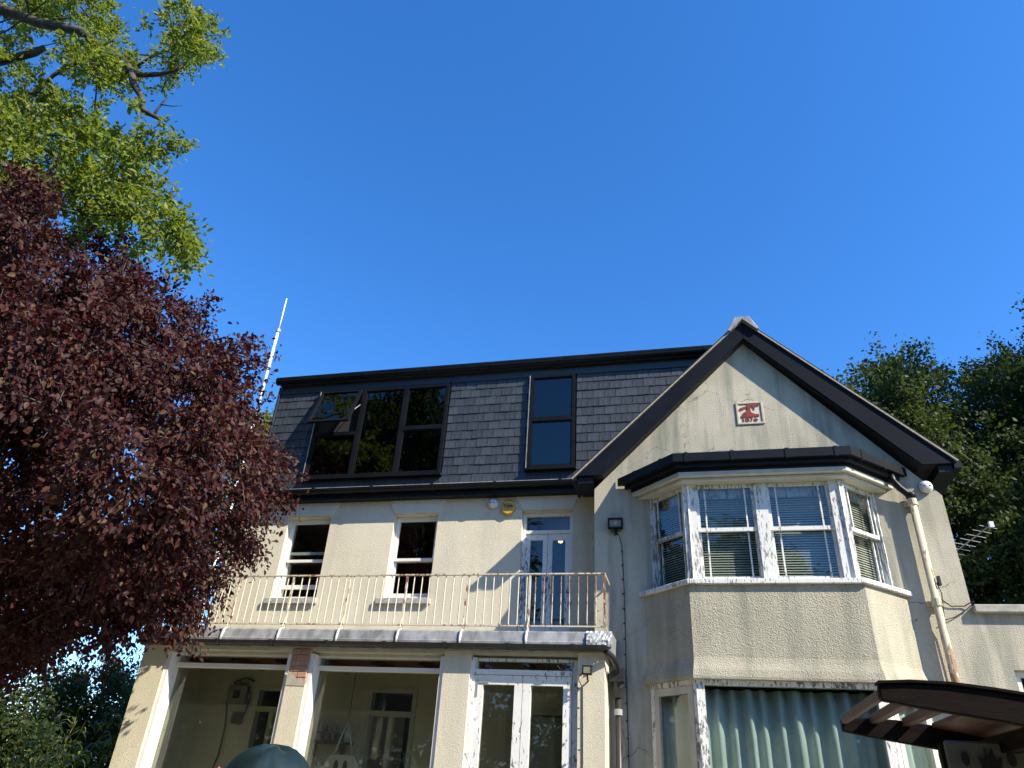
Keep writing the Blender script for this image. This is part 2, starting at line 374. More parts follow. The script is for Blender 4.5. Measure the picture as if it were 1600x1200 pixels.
def pane(u0, u1, z0, z1, d, fr, parent, m='glass', th=.006):
    p = MB(); p.box(u0, u1, d - th, d, z0, z1, fr); return p.build('pane', M[m], parent)
def ring(mb, u0, u1, z0, z1, d0, d1, t, fr, tb=None, tt=None):
    tb = tb or t; tt = tt or t
    mb.box(u0, u0 + t, d0, d1, z0, z1, fr); mb.box(u1 - t, u1, d0, d1, z0, z1, fr)
    mb.box(u0 + t, u1 - t, d0, d1, z0, z0 + tb, fr); mb.box(u0 + t, u1 - t, d0, d1, z1 - tt, z1, fr); return mb
def sash_window(u0, u1, z0, z1, meet, fr, m, rec=.1, lift=0, bars=(), st=.032, name='sash_window', drop=0, glass='glass'):
    f = MB(); ring(f, u0 + .002, u1 - .002, z0 + .002, z1 - .002, -rec - .11, -rec, .03, fr, .045); fo = f.build(name, M[m], house)
    a0, a1 = u0 + .03, u1 - .03
    for k, (za, zb, d) in enumerate(((meet - .02 - drop, z1 - .032 - drop, -rec - .012), (z0 + .047 + lift, meet + .02 + lift, -rec - .058))):
        s = MB(); ring(s, a0, a1, za, zb, d - .04, d, st, fr, .04 if k == 0 else .06, .04)
        for b in bars: s.box(b - .008, b + .008, d - .03, d - .006, za + .04, zb - .04, fr)
        so = s.build('sash', M[m], fo)
        pane(a0 + st, a1 - st, za + .04, zb - .04, d - .018, fr, fo, glass)
    return fo
for i, (u0, u1, z0, z1) in enumerate(WIN):
    fo = sash_window(u0, u1, z0, z1, 4.605, FM, 'white', .1, .13 if i == 0 else 0.0, drop=0)
    s = MB(); s.box(u0 - .09, u1 + .03, -.09, .055, z0 - .088, z0 - .002, FM); s.build('sill', M['stone_sill'], fo, .008)

# french door to the balcony
u0, u1, z0, z1 = DOOR
f = MB(); ring(f, u0 + .002, u1 - .002, z0 + .002, z1 - .002, -.16, -.07, .05, FM, .04); f.box(u0 + .05, u1 - .05, -.16, -.07, 4.948, 4.995, FM)
fd = f.build('french_door', M['white_peel'], house)
pane(u0 + .05, u1 - .05, 4.995, z1 - .052, -.12, FM, fd)
mid = (u0 + u1) / 2
for a, b in ((u0 + .052, mid - .003), (mid + .003, u1 - .052)):
    l_ = MB(); ring(l_, a, b, z0 + .045, 4.943, -.14, -.095, .065, FM, .25, .085); l_.build('door_leaf', M['white_peel'], fd)
    pane(a + .065, b - .065, z0 + .295, 4.858, -.115, FM, fd)
lp = MB(); lp.lathe([(.004, .045), (.03, .032), (.042, .0), (.03, -.032), (.004, -.045)], (-1.88, 10.58, 5.155), k=14)
tag(lp.build('ceiling_lamp', M['glow']), 'small glowing yellow ceiling lamp seen through the balcony door', 'lamp')

# eaves of the main block: fascia, gutter, lead flashing
m = MB(); m.box(-7.0, -1.25, 9.44, 9.58, 5.489, 5.533); m.build('soffit', M['black'], house)
m = MB(); m.box(-7.0, -1.25, 9.445, 9.475, 5.535, 5.66); m.build('fascia', M['black'], house)
def gutter(x0, x1, y, z, r, parent, m='black', step=.9):
    poly = [(y + r * math.cos(t), z + r * math.sin(t)) for t in [math.pi + math.pi * i / 8 for i in range(9)]] + [(y + r, z + .012), (y + r - .008, z + .012), (y + r - .01, z - r * .3), (y - r + .01, z - r * .3), (y - r + .008, z + .012), (y - r - .004, z + .012)]
    g_ = MB(); g_.prism(poly, x0, x1, 'd', FX); go = g_.build('gutter', M[m], parent)
    b = MB(); pr = [(y + (r + .008) * math.cos(t), z + (r + .008) * math.sin(t)) for t in [math.pi + math.pi * i / 8 for i in range(9)]] + [(y + r, z + .02), (y - r - .008, z + .02)]
    b.prism(pr, -.025, .025, 'd', FX)
    n = max(1, int((x1 - x0) / step)); me = None
    for i in range(n):
        x = x0 + (i + .5) * (x1 - x0) / n
        if me is None:
            bo = b.build('gutter_bracket', M[m], go); me = bo.data; bo.location.x += x
            me.transform(Matrix.Translation(Vector((wpos(go).x, 0, 0)))); bo.location.x = x - wpos(go).x
        else:
            c = bo.copy(); COL.objects.link(c); c.location.x = x - wpos(go).x
    return go
gutter(-7.03, -1.20, 9.385, 5.622, .058, house)
m = MB(); m.prism([(9.44, 5.668), (9.44, 5.69), (9.485, 5.715), (9.485, 5.668)], -7.0, -1.2, 'd', FX); m.build('lead_flashing', M['lead'], house)

# slate-hung top storey
mr = MB(); mr.box(-6.67, 1.05, 9.51, 9.68, 5.68, 7.61); mr.box(-6.67, -6.5, 9.68, 14.4, 5.49, 7.61); mr.box(-6.67, 1.1, 9.40, 14.5, 7.612, 7.72)
mr.box(-6.5, 1.1, 14.2, 14.4, 5.49, 7.61)
mans = mr.build('mansard_roof', M['slate_back'], house)
m = MB(); m.box(-6.70, -6.671, 9.44, 14.4, 5.67, 7.61); m.build('end_board', M['fascia'], house)
m = MB(); m.box(-6.69, 1.05, 9.47, 9.508, 7.48, 7.61); m.build('top_fascia', M['fascia'], house)
gutter(-6.74, 1.05, 9.40, 7.70, .07, house, 'black', 1.1)
m = MB(); m.box(-6.73, 1.05, 9.325, 9.399, 7.713, 7.74); m.build('roof_edge_trim', M['black'], house)
MW = [(-5.86, -3.568, 5.854, 7.45), (-2.216, -1.502, 5.872, 7.478)]
# slates, each one an object sharing a few meshes
sl_h, sl_w = .1484, .171
smesh = []
for k in range(4):
    b = MB(); j = lambda: rng.uniform(-.004, .004)
    w2 = sl_w / 2 - .0025; hh = .192
    y0, y1 = -.011, 0
    pts = [(-w2, 0 + j()), (-w2 * .3, j()), (w2 * .35, j()), (w2, 0 + j()), (w2, hh), (-w2, hh)]
    b.prism(pts, y0, y1, 'y')
    me = bpy.data.meshes.new('slate'); me.from_pydata([tuple(v) for v in b.v], [], b.f); me.materials.append(M['slate']); me.update(); smesh.append(me)
def slate(x, z, sx=1.0):
    o = bpy.data.objects.new('slate', smesh[rng.randrange(4)]); COL.objects.link(o); o.parent = mans
    o.location = Vector((x, 9.488 + rng.uniform(-.003, .003), z)) - house.location
    o.rotation_euler = (R(-3.4 + rng.uniform(-.5, .5)), R(rng.uniform(-.7, .7)), 0); o.scale.x = sx
nsl = 0
for r_ in range(12):
    z = 5.70 + r_ * sl_h
    spans = []
    if z + sl_h < 5.88: spans = [(-6.66, .6)]
    else: spans = [(-6.66, -5.88), (-3.548, -2.236), (-1.482, .9)]
    for (a, b_) in spans:
        x = a - (sl_w / 2 if r_ % 2 else 0)
        while x < b_ - .02:
            xa, xb = max(x, a), min(x + sl_w, b_)
            if xb - xa > .03 and z + sl_h > 5.64 + .97 * ((xa + xb) / 2 + 1.47):
                slate((xa + xb) / 2, z, (xb - xa) / sl_w); nsl += 1
            x += sl_w
# big three-part window and the tall two-part one
def mansard_window(x0, x1, z0, z1, cols, trans, open_top=None):
    yo = 9.43; fr = F((0, yo))
    f = MB(); t = .045
    ring(f, x0, x1, z0, z1, -.075, 0, t, fr)
    for c in cols: f.box(c - .035, c + .035, -.075, 0, z0 + t, z1 - t, fr)
    edges = [x0 + t] + [q for c in cols for q in (c - .035, c + .035)] + [x1 - t]
    f.box(x0 - .03, x1 + .03, -.08, .035, z0 - .03, z0 - .002, fr)
    cells = []
    for i in range(0, len(edges), 2):
        a, b = edges[i], edges[i + 1]
        if (i // 2) in trans:
            zt = trans[i // 2]; f.box(a, b, -.075, 0, zt - .03, zt + .03, fr)
            cells += [(a, b, z0 + t, zt - .03, False), (a, b, zt + .03, z1 - t, open_top == i // 2)]
        else: cells.append((a, b, z0 + t, z1 - t, False))
    wo = f.build('mansard_window', M['frame_black'], house)
    ck = MB(); ck.box(x0 - .014, x0 - .001, -.08, .006, z0, z1, fr); ck.build('side_flashing', M['lead'], wo)
    bk = MB(); bk.box(x0 + t, x1 - t, -.082, -.079, z0 + t, z1 - t, fr); bk.build('dark_room_sheet', M['slate_back'], wo)  # near-black sheet: the unlit room's darkness put into its colour
    for (a, b, za, zb, op) in cells:
        if not op:
            gl = MB(); ring(gl, a, b, za, zb, -.05, -.012, .018, fr); gl.build('glazing_bead', M['frame_black'], wo)
            pane(a + .018, b - .018, za + .018, zb - .018, -.03, fr, wo, 'glass_dark')
        else:
            th = R(21); hz = zb; c_, s_ = math.cos(th), math.sin(th); H_ = zb - za + .02
            def P(u, d, q): return Vector((u, yo - .005 - (s_ * q + c_ * d), hz - c_ * q + s_ * d))
            def obox(mb, ua, ub, d0, d1, q0, q1):
                b0 = len(mb.v)
                for q in (q0, q1):
                    for (u, d) in ((ua, d0), (ub, d0), (ub, d1), (ua, d1)): mb.v.append(P(u, d, q))
                mb.f += [tuple(b0 + i for i in ff) for ff in [(0, 3, 2, 1), (4, 5, 6, 7), (0, 1, 5, 4), (1, 2, 6, 5), (2, 3, 7, 6), (3, 0, 4, 7)]]
            cs = MB(); e = .04
            obox(cs, a, a + e, 0, .045, 0, H_); obox(cs, b - e, b, 0, .045, 0, H_); obox(cs, a + e, b - e, 0, .045, 0, e); obox(cs, a + e, b - e, 0, .045, H_ - e, H_)
            co = cs.build('opening_casement', M['frame_black'], house)
            gp = MB(); obox(gp, a + e, b - e, .02, .026, e, H_ - e); gp.build('pane', M['glass_dark'], co)
            st = MB()
            for u in (a + .012, b - .012):
                st.tube([P(u, .0, H_ * .62), Vector((u, yo + .03, hz - H_ * .30))], .007, 5)
            st.build('stay', M['alu'], co)
    return wo
mw1 = mansard_window(*MW[0], [-5.057, -4.31], {0: 6.633, 2: 6.661}, 0)
mw2 = mansard_window(*MW[1], [], {0: 6.69})

# ---- the gabled wing
WX0, WX1 = -1.149, 3.06
w = MB(); w.wall(WX0, WX1, 0, 5.10, -.3, 0, [(-.42, 2.31, .5, 2.85), (-.42, 2.31, 3.97, 5.0)], FW)
w.build('wing_wall', M['stucco_old'], house)
w = MB(); w.prism([(WX0, 5.1005), (WX1, 5.1005), (1.0, 7.498), (WX0, 5.33)], -.3, 0, 'd', FW); w.build('gable_wall', M['stucco_old'], house)
w = MB(); w.box(WX0, WX0 + .3, 9.301, 9.578, 0, 5.6); w.box(WX1 - .3, WX1, 9.301, 14, 0, 5.1); w.build('wing_side_wall', M['stucco_old'], house)
rm = MB(); rm.box(WX0 + .31, WX1 - .31, 11.6, 11.7, 0, 5.1); rm.box(WX0 + .31, WX1 - .31, 9.31, 11.6, 2.93, 3.3); rm.box(WX0 + .31, WX1 - .31, 9.31, 11.6, 5.12, 5.2)
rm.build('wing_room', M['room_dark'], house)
rf = MB()
rf.prism([(-1.373, 5.482), (-1.025, 5.482), (1.0, 7.505), (1.01, 7.785)], 8.897, 13, 'y'); rf.prism([(1.01, 7.785), (1.0, 7.505), (2.884, 5.462), (3.235, 5.475)], 8.897, 13, 'y')
rf.build('gable_roof', M['slate_back'], house)
b = MB(); b.prism([(-1.373, 5.477), (-1.03, 5.477), (.998, 7.503), (1.008, 7.783)], 8.86, 8.895, 'y'); b.build('bargeboard', M['navy'], house)
b = MB(); b.prism([(1.014, 7.783), (1.004, 7.503), (2.889, 5.457), (3.225, 5.457), (3.245, 5.50)], 8.86, 8.895, 'y'); b.build('bargeboard', M['navy'], house)
def off_line(p, q, a, b_):
    d = Vector((q[0] - p[0], q[1] - p[1])).normalized(); n = Vector((-d.y, d.x)); n = n if n.y > 0 else -n
    return [(p[0] + n.x * a, p[1] + n.y * a), (q[0] + n.x * a, q[1] + n.y * a), (q[0] + n.x * b_, q[1] + n.y * b_), (p[0] + n.x * b_, p[1] + n.y * b_)]
for p, q in (((-1.43, 5.422), (1.01, 7.785)), ((1.01, 7.785), (3.275, 5.47))):
    v_ = MB(); v_.prism(off_line(p, q, .003, .020), 8.838, 9.05, 'y'); v_.build('verge_strip', M['verge'], house)
    t_ = MB(); t_.prism(off_line(p, q, .021, .040), 8.845, 13, 'y'); t_.build('roof_covering', M['slate_back'], house)
c = MB(); c.prism([(.79, 7.615), (.83, 7.61), (1.01, 7.80), (1.19, 7.61), (1.23, 7.61), (1.11, 7.845), (.91, 7.845)], 8.80, 9.2, 'y'); c.build('ridge_cap', M['lead'], house, .006)
for xa, xb, z, yb in ((3.062, 3.22, 5.36, 13), (-1.365, -1.151, 5.38, 9.40)):
    e = MB(); e.box(xa, xb, 8.90, yb, z, z + .095); e.build('eaves_box', M['black'], house)
for xa, xb, z, yb in ((3.235, 3.32, 5.40, 13), (-1.45, -1.378, 5.41, 9.32)):
    e = MB(); e.box(xa, xb, 8.87, yb, z, z + .085); e.build('side_gutter', M['black'], house)

# date plaque in the gable: frame, pale ground, red relief, date
pq = MB(); PX0, PX1, PZ0, PZ1 = .80, 1.155, 6.19, 6.535
ring(pq, PX0, PX1, PZ0, PZ1, -.01, .016, .030, FW); plq = pq.build('date_plaque', M['plaque_rim'], house, .004)
b = MB(); b.box(PX0 + .03, PX1 - .03, -.008, .003, PZ0 + .03, PZ1 - .03, FW); b.build('plaque_ground', M['plaque_pale'], plq)
EZ = [[(455, 500), (620, 455), (645, 480), (560, 520), (455, 552)],
      [(615, 440), (690, 400), (750, 445), (715, 480), (700, 540), (722, 602), (800, 636), (880, 636), (884, 684), (478, 694), (486, 652), (612, 640), (522, 612), (640, 545), (618, 480)],
      [(742, 470), (770, 415), (850, 395), (905, 432), (890, 468), (852, 445), (832, 486), (806, 468), (792, 548), (770, 492)]]
em = MB()
for poly in EZ: em.prism([(PX0 + (x - 380) / 610 * .355, PZ1 - (y - 362) / 490 * .345) for x, y in poly][::-1], .0035, .013, 'd', FW)
em.build('emblem', M['plaque_red'], plq)
T = Matrix.Translation((.965, 9.0 - .009, 6.262)) @ Matrix.Rotation(R(90), 4, 'X')
font_mesh('1876', .105, .004, 'date_figures', M['plaque_red'], plq, T, 1.02)

# ---- the bay
def outline(o, back=9.0): return [(-.53 - 1.414 * o, back), (.01 - .414 * o, 8.46 - o), (1.88 + .414 * o, 8.46 - o), (2.42 + 1.414 * o, back)]
FB = [F((-.53, 9.0), -math.pi / 4), F((.01, 8.46), 0), F((1.88, 8.46), math.pi / 4)]
LB = [.7637, 1.87, .7637]
bw = MB()
rows = [(2.875, .045), (2.90, .048), (2.97, .036), (3.04, .012), (3.10, 0), (3.885, 0)]
for (z, o) in rows:
    for (x, y) in outline(o, 8.999): bw.v.append(Vector((x, y, z)))
for i in range(len(rows) - 1):
    for j in range(3): a = i * 4 + j; bw.f.append((a, a + 1, a + 5, a + 4))
bw.f.append((3, 2, 1, 0)); k = (len(rows) - 1) * 4; bw.f.append((k, k + 1, k + 2, k + 3))
bw.build('bay_wall', M['stucco_bay'], house)
bw = MB(); bw.prism(outline(0, 8.999), 0, .5); bw.build('bay_plinth', M['stucco_bay'], house)
m = MB(); m.prism(outline(.05, 8.998), 3.888, 3.945); bs = m.build('bay_sill', M['white_bay'], house, .006)
m = MB(); m.prism(outline(.085, 8.998), 5.20, 5.262); m.build('bay_soffit', M['cream_wood'], house, .006)
m = MB(); m.prism(outline(.03, 8.998), 5.155, 5.198); m.build('bay_moulding', M['cream_wood'], house, .008)
m = MB(); m.prism(outline(.09, 8.998), 5.264, 5.455); m.build('bay_roof', M['black'], house)
og = MB()
oa, ob = outline(.092, 8.98), outline(.215, 8.98)
for z0, z1, A_, B_ in ((5.35, 5.362, oa, ob), (5.362, 5.46, outline(.205, 8.98), ob), (5.30, 5.349, oa, outline(.15, 8.98))):
    for j in range(3):
        P4 = [A_[j], A_[j + 1], B_[j + 1], B_[j]]
        og.prism(P4, z0, z1)
bg = og.build('bay_gutter', M['black'], house)
for j, us in ((0, (.12, .62)), (1, (.07, .62, 1.25, 1.80)), (2, (.12, .55))):
    for u in us:
        b = MB(); b.box(u - .022, u + .022, .073, .223, 5.34, 5.467, FB[j]); b.build('gutter_joint', M['black'], bg)
# upper sashes
bay_blinds = []
for j in range(3):
    L = LB[j]; fr = FB[j]; z0, z1 = 3.946, 5.154
    f = MB()
    if j == 1:
        posts = [(.0, .155), (.845, .985), (1.70, 1.87)]; opens = [(.155, .845, (.262, .735)), (.985, 1.70, (1.095, 1.585))]
    else:
        posts = [(.0, .095), (.665, L)]; opens = [(.095, .665, (.185, .575))]
    for a, b_ in posts: f.box(a, b_, -.18, -.08, z0, z1, fr)
    f.box(.0, L, -.194, -.184, 5.0, z1, fr)
    bo = f.build('bay_window', M['white_bay'], house)
    for (a, b_, bars) in opens:
        rec = .105
        for k, (za, zb, d) in enumerate(((4.555, z1 - .002, -rec), (z0 + .002, 4.605, -rec - .042))):
            s = MB(); ring(s, a + .002, b_ - .002, za, zb, d - .038, d, .034, fr, .045 if k == 0 else .07, .045 if k == 0 else .04)
            for q in bars: s.box(q - .009, q + .009, d - .03, d - .004, za + .045, zb - .04, fr)
            s.build('sash', M['white_bay'], bo)
            pane(a + .036, b_ - .036, za + .045, zb - .04, d - .018, fr, bo)
        bay_blinds.append((j, a, b_))
# lower bay window: one great pane and two side lights
f = MB(); fr = FB[1]; f.box(.0, .09, -.13, -.01, .501, 2.873, fr); f.box(1.79, 1.87, -.13, -.01, .501, 2.873, fr); f.box(.09, 1.79, -.12, -.02, 2.82, 2.873, fr); f.box(.09, 1.79, -.12, -.02, .501, .56, fr)
lo = f.build('picture_window', M['white_peel'], house); pane(.09, 1.79, .56, 2.82, -.06, fr, lo)
for j in (0, 2):
    fr = FB[j]; f = MB(); ring(f, .03, LB[j] - .0, .501, 2.873, -.12, -.01, .055, fr); 
    lo = f.build('side_light', M['white_peel'], house)
    s = MB(); ring(s, .09, LB[j] - .06, .57, 2.815, -.07, -.005, .075, fr); s.build('sash', M['cream_wood'], lo)
    pane(.165, LB[j] - .135, .645, 2.74, -.04, fr, lo)
# plumbing of the wing
sw = MB(); sw.tube([(2.50, 8.86, 5.36), (2.52, 8.87, 5.25), (2.58, 8.89, 5.17), (2.65, 8.91, 5.11), (2.685, 8.915, 5.06)], .042, 10); sw.lathe([(.055, 5.03), (.06, 5.09), (.055, 5.10)], (2.69, 8.915, 0))
sw.build('swan_neck', M['black'], house, smooth=True)
dp = MB(); dp.tube([(2.69, 8.915, 5.07), (2.69, 8.915, .05)], .041, 14); dpo = dp.build('downpipe', M['pipe_cream'], house, smooth=True)
for z in (4.99, 3.80, 2.42, 1.0):
    d_ = MB(); d_.lathe([(.042, -.045), (.053, -.04), (.053, .04), (.047, .05)], (2.69, 8.915, z), k=14); d_.box(2.61, 2.77, 8.955, 8.998, z - .025, z + .025); d_.build('pipe_collar', M['pipe_cream'], dpo)

# ---- the annexe on the right
an = MB(); an.wall(3.0605, 9.5, 0, 3.70, -.3, 0, [(3.30, 4.4, 2.0, 3.12)], FW); an.build('annexe_wall', M['stucco_old'], house)
an = MB(); an.box(3.062, 9.6, 8.93, 9.33, 3.702, 3.79); an.build('annexe_coping', M['concrete'], house, .01)
an = MB(); an.box(3.062, 9.5, 9.302, 13, 3.5, 3.62); an.build('annexe_roof', M['slate_back'], house)
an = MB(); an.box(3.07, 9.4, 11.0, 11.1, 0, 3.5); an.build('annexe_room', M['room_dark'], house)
f = MB(); ring(f, 3.302, 4.398, 2.002, 3.118, -.14, -.06, .06, FW); f.box(3.82, 3.87, -.14, -.06, 2.06, 3.06, FW); lo = f.build('annexe_window', M['white'], house)
pane(3.362, 3.82, 2.062, 3.058, -.1, FW, lo); pane(3.87, 4.338, 2.062, 3.058, -.1, FW, lo)

# ---- the verandah with the balcony on top
vd = MB(); vd.box(-7.0, -6.63, 8.45, 8.80, 0, 3.118); vd.box(-7.0, -6.86, 8.801, 9.579, 0, 3.118); vd.build('verandah_pier', M['stucco'], house)
vd = MB(); vd.box(-4.86, -4.60, 8.45, 8.80, 0, 2.70); vd.box(-4.855, -4.605, 8.47, 8.80, 2.7005, 3.118); bp = vd.build('verandah_pier', M['stucco'], house, label='verandah pier with bare red bricks at its head')
z = 2.71; row = 0
while z < 3.09:
    xs = [-4.853, -4.735, -4.607] if row % 2 else [-4.853, -4.66, -4.607]
    if row % 2 == 0: xs = [-4.853, -4.795, -4.607]
    for a, b_ in zip(xs, xs[1:]):
        q = MB(); jx = rng.uniform(.002, .006); dy = rng.uniform(0, .007)
        q.box(a + .004, b_ - jx, 8.452 + dy, 8.469, z, z + .058); q.build('brick', M['brick'], bp, .004)
    z += .068; row += 1
rag = MB(); rag.prism([(-4.86, 2.68), (-4.60, 2.68), (-4.60, 2.74), (-4.64, 2.725), (-4.68, 2.77), (-4.73, 2.765), (-4.78, 2.80), (-4.82, 2.82), (-4.86, 2.85)], -.001, .006, 'd', FV); rag.build('broken_render', M['mortar'], bp)
vd = MB(); vd.box(-2.86, -2.53, 8.45, 8.80, 0, 3.118); vd.build('verandah_pier', M['stucco'], house)
vd = MB(); vd.box(-1.27, -.97, 8.45, 8.998, 0, 3.118); vd.build('verandah_pier', M['stucco'], house)
vb = MB()
for a, b_ in ((-6.63, -4.86), (-4.60, -2.86), (-2.53, -1.27)): vb.box(a, b_, 8.60, 8.80, 3.055, 3.118); vb.box(a, b_, 8.47, 8.599, 3.085, 3.118)
vb.build('verandah_beam', M['cream_wood'], house)
cl = MB(); cl.box(-6.86, -1.15, 8.80, 9.578, 3.08, 3.118)
for i in range(9): cl.box(-6.6 + i * .66, -6.54 + i * .66, 8.81, 9.575, 3.0, 3.08)
cl.build('verandah_ceiling', M['wood_ceiling'], house)
sw_ = MB(); sw_.box(-6.858, -6.84, 8.83, 9.5, .02, 2.75); sw_.box(-6.8395, -6.82, 8.88, 9.14, 2.05, 2.62); sw_.box(-6.8395, -6.82, 9.19, 9.45, 2.05, 2.62); sw_.box(-6.8395, -6.82, 8.88, 9.45, .5, 1.95); sw_.build('side_door', M['cream_wood'], house)
for k, (a, b_) in enumerate(((-6.63, -4.86), (-4.60, -2.86))):
    f = MB(); d0, d1 = -.30, -.02
    f.box(a + .001, a + .05, d0, d1, .5, 3.054, FV); f.box(b_ - .05, b_ - .001, d0, d1, .5, 3.054, FV)
    f.box(a + .05, b_ - .05, -.27, -.13, 2.888, 2.935, FV); f.box(a + .05, b_ - .05, -.29, -.05, .5, .56, FV); f.box(a + .05, b_ - .05, -.27, -.15, 3.03, 3.054, FV)
    vo = f.build('verandah_window', M['white'], house)
    pane(a + .05, b_ - .05, .56, 2.888, -.22, FV, vo, 'glass_dirty'); pane(a + .05, b_ - .05, 2.935, 3.03, -.21, FV, vo)
    q = MB(); q.box(a, b_, -.3, -.02, 0, .498, FV); q.build('verandah_dwarf_wall', M['stucco'], house)
f = MB(); a, b_ = -2.53, -1.27
f.box(a + .001, a + .06, -.16, -.03, 0.02, 3.054, FV); f.box(b_ - .075, b_ - .001, -.20, -.10, .02, 3.054, FV); f.box(a + .06, b_ - .075, -.16, -.03, 2.87, 2.925, FV); f.box(a + .06, b_ - .075, -.16, -.08, 3.02, 3.054, FV)
gd = f.build('garden_door', M['white_peel'], house); pane(a + .06, b_ - .075, 2.925, 3.02, -.11, FV, gd)
md = (a + .06 + b_ - .075) / 2
for p, q in ((a + .063, md - .003), (md + .003, b_ - .078)):
    l_ = MB(); ring(l_, p, q, .03, 2.865, -.12, -.045, .092, FV, .3, .10); l_.build('door_leaf', M['white_peel'], gd)
    pane(p + .092, q - .092, .33, 2.765, -.085, FV, gd, 'glass_dirty')
hn = MB(); hn.tube([(md - .05, 8.44, 1.56), (md - .05, 8.41, 1.58), (md - .05, 8.40, 1.66)], .012, 8); hn.build('handle', M['black'], gd)
cr = MB()
for i in range(7): cr.box(-2.455 + .0 + i * .0215, -2.437 + i * .0215, 8.484, 8.4945, 2.775, 2.8)
for i in range(6): cr.box(-2.457, -2.435, 8.484, 8.4945, 2.63 + i * .0235, 2.65 + i * .0235)
cr.build('corner_mesh_tape', M['alu'], gd)
# balcony roof in sheet lead
ld = MB(); prof = [(8.36, 3.172), (8.36, 3.215), (8.372, 3.225), (8.40, 3.325), (8.43, 3.345), (9.578, 3.36), (9.578, 3.12), (8.40, 3.12), (8.40, 3.172)]
ld.prism(prof, -7.06, -.88, 'd', FX); lead = ld.build('balcony_roof', M['lead'], house)
POSTX = [-6.66, -5.86, -5.06, -4.255, -3.465, -2.668, -1.87]
for x in POSTX:
    q = MB(); q.tube([(x, 8.62, 3.36), (x, 8.43, 3.352), (x, 8.392, 3.325), (x, 8.366, 3.235), (x, 8.355, 3.18)], [.014, .017, .019, .018, .016], 8); q.build('lead_roll', M['lead_foil'], lead, smooth=True)
fo = MB(); nx, nz = 14, 8
for i in range(nx + 1):
    for k in range(nz + 1):
        x = -1.16 + .285 * i / nx; z = 3.175 + .17 * k / nz
        yb = 8.352 if k < 3 else 8.352 + .05 * (k - 3) / 5
        fo.v.append(Vector((x, yb - .012 + rng.uniform(-.007, .007), z + rng.uniform(-.004, .004))))
for i in range(nx):
    for k in range(nz): q = i * (nz + 1) + k; fo.f.append((q, q + nz + 1, q + nz + 2, q + 1))
fob = fo.build('foil_patch', M['lead_foil'], lead); so = fob.modifiers.new('thick', 'SOLIDIFY'); so.thickness = .003
gutter(-7.0, -.93, 8.335, 3.165, .042, house, 'pipe_black', .75)
# hopper and pipe at the verandah's right end
hp = MB(); hp.tube([(-.94, 8.335, 3.12), (-.88, 8.42, 3.08), (-.85, 8.58, 3.02), (-.86, 8.75, 2.95)], .034, 10)
hp.prism([(-.94, 8.70), (-.78, 8.70), (-.78, 8.90), (-.94, 8.90)], 2.86, 3.0); hp.lathe([(.075, 0.16), (.07, .1), (.04, 0.0)], (-.86, 8.80, 2.70), k=12); hp.build('rain_hopper', M['pipe_black'], house)
dp = MB(); dp.tube([(-.86, 8.82, 2.72), (-.86, 8.82, .05)], .036, 12); dpo = dp.build('downpipe', M['pipe_black'], house, smooth=True)
for z in (2.55, 1.2): d_ = MB(); d_.lathe([(.037, -.03), (.047, -.03), (.047, .03), (.04, .035)], (-.86, 8.82, z), k=12); d_.build('pipe_collar', M['alu'], dpo)
# balcony railing
rl = MB(); RY = 8.475
rl.box(-6.9, -.955, RY - .018, RY + .018, 4.02, 4.036); rl.box(-6.9, -.955, RY - .012, RY + .012, 3.405, 3.42)
rl.box(-.973, -.955, RY + .02, 9.0, 4.02, 4.036); rl.box(-.973, -.955, RY + .02, 9.0, 3.405, 3.42)
rail = rl.build('balcony_railing', M['rail'], house)
bm_ = MB(); bm_.tube([(0, 0, 0), (0, 0, .60)], .0082, 6); bm0 = None
x = -.965; i = 0; pitch = .1045; bms = {}
while x > -6.9:
    mk = 'rail_rust' if x > -1.85 else 'rail'
    if mk not in bms:
        me = bpy.data.meshes.new('baluster'); me.from_pydata([tuple(v) for v in bm_.v], [], bm_.f); me.materials.append(M[mk]); me.update(); bms[mk] = me
    if all(abs(x - px) > .03 for px in POSTX):
        o = bpy.data.objects.new('baluster', bms[mk]); COL.objects.link(o); o.parent = rail; o.location = Vector((x, RY, 3.42)) - house.location
        o.rotation_euler = (R(rng.uniform(-.4, .4)), R(rng.uniform(-.5, .5)), 0)
    x -= pitch
for px in POSTX + [-.966]:
    q = MB(); q.box(px - .012, px + .012, RY - .012, RY + .012, 3.36, 4.019); q.tube([(px, RY - .012, 3.50), (px, RY - .045, 3.372)], .007, 6); q.build('rail_post', M['rail_rust'] if px > -1 else M['rail'], rail)

# ------------------------------------------------------------------ things fixed on or standing in the house
ab = MB(); oct_ = [(.112 * math.cos(t), .112 * math.sin(t)) for t in [R(-62 + i * 19) for i in range(17)]] + [(0, -.122)]
ab.prism([(-2.48 + x * .96, 5.316 + z * .96) for x, z in oct_], .003, .06, 'd', FM)
alarm = thing('alarm_box', (-2.48, 9.58, 5.316), 'round yellow alarm box', 'alarm box')
alarm['label'] = 'round yellow alarm box with black lettering beside the balcony door lintel'
ab.build('cover', M['yellow'], alarm, .012)
font_mesh('Yale', .084, .003, 'lettering', M['ink'], alarm, Matrix.Translation((-2.48, 9.58 - .064, 5.335)) @ Matrix.Rotation(R(90), 4, 'X'))
def detector(loc, label):
    t = thing('motion_detector', loc, label, 'detector', 'round white detectors on the walls'); x, y, z = loc
    a = MB(); a.lathe([(.075, .0), (.078, .02), (.07, .045)], (x, y, z), 'y'); a.build('housing', M['plastic_white'], t, smooth=True)
    c = MB(); c.lathe([(.066, .046), (.062, .062), (.04, .078), (.01, .084)], (x, y, z), 'y'); c.build('dome', M['plastic_white'], t, smooth=True)
    s = MB()
    for q in (-.028, 0, .028): s.box(x + q - .009, x + q + .009, y - .083, y - .06, z - .012, z + .006)
    s.build('slot', M['ink'], t)
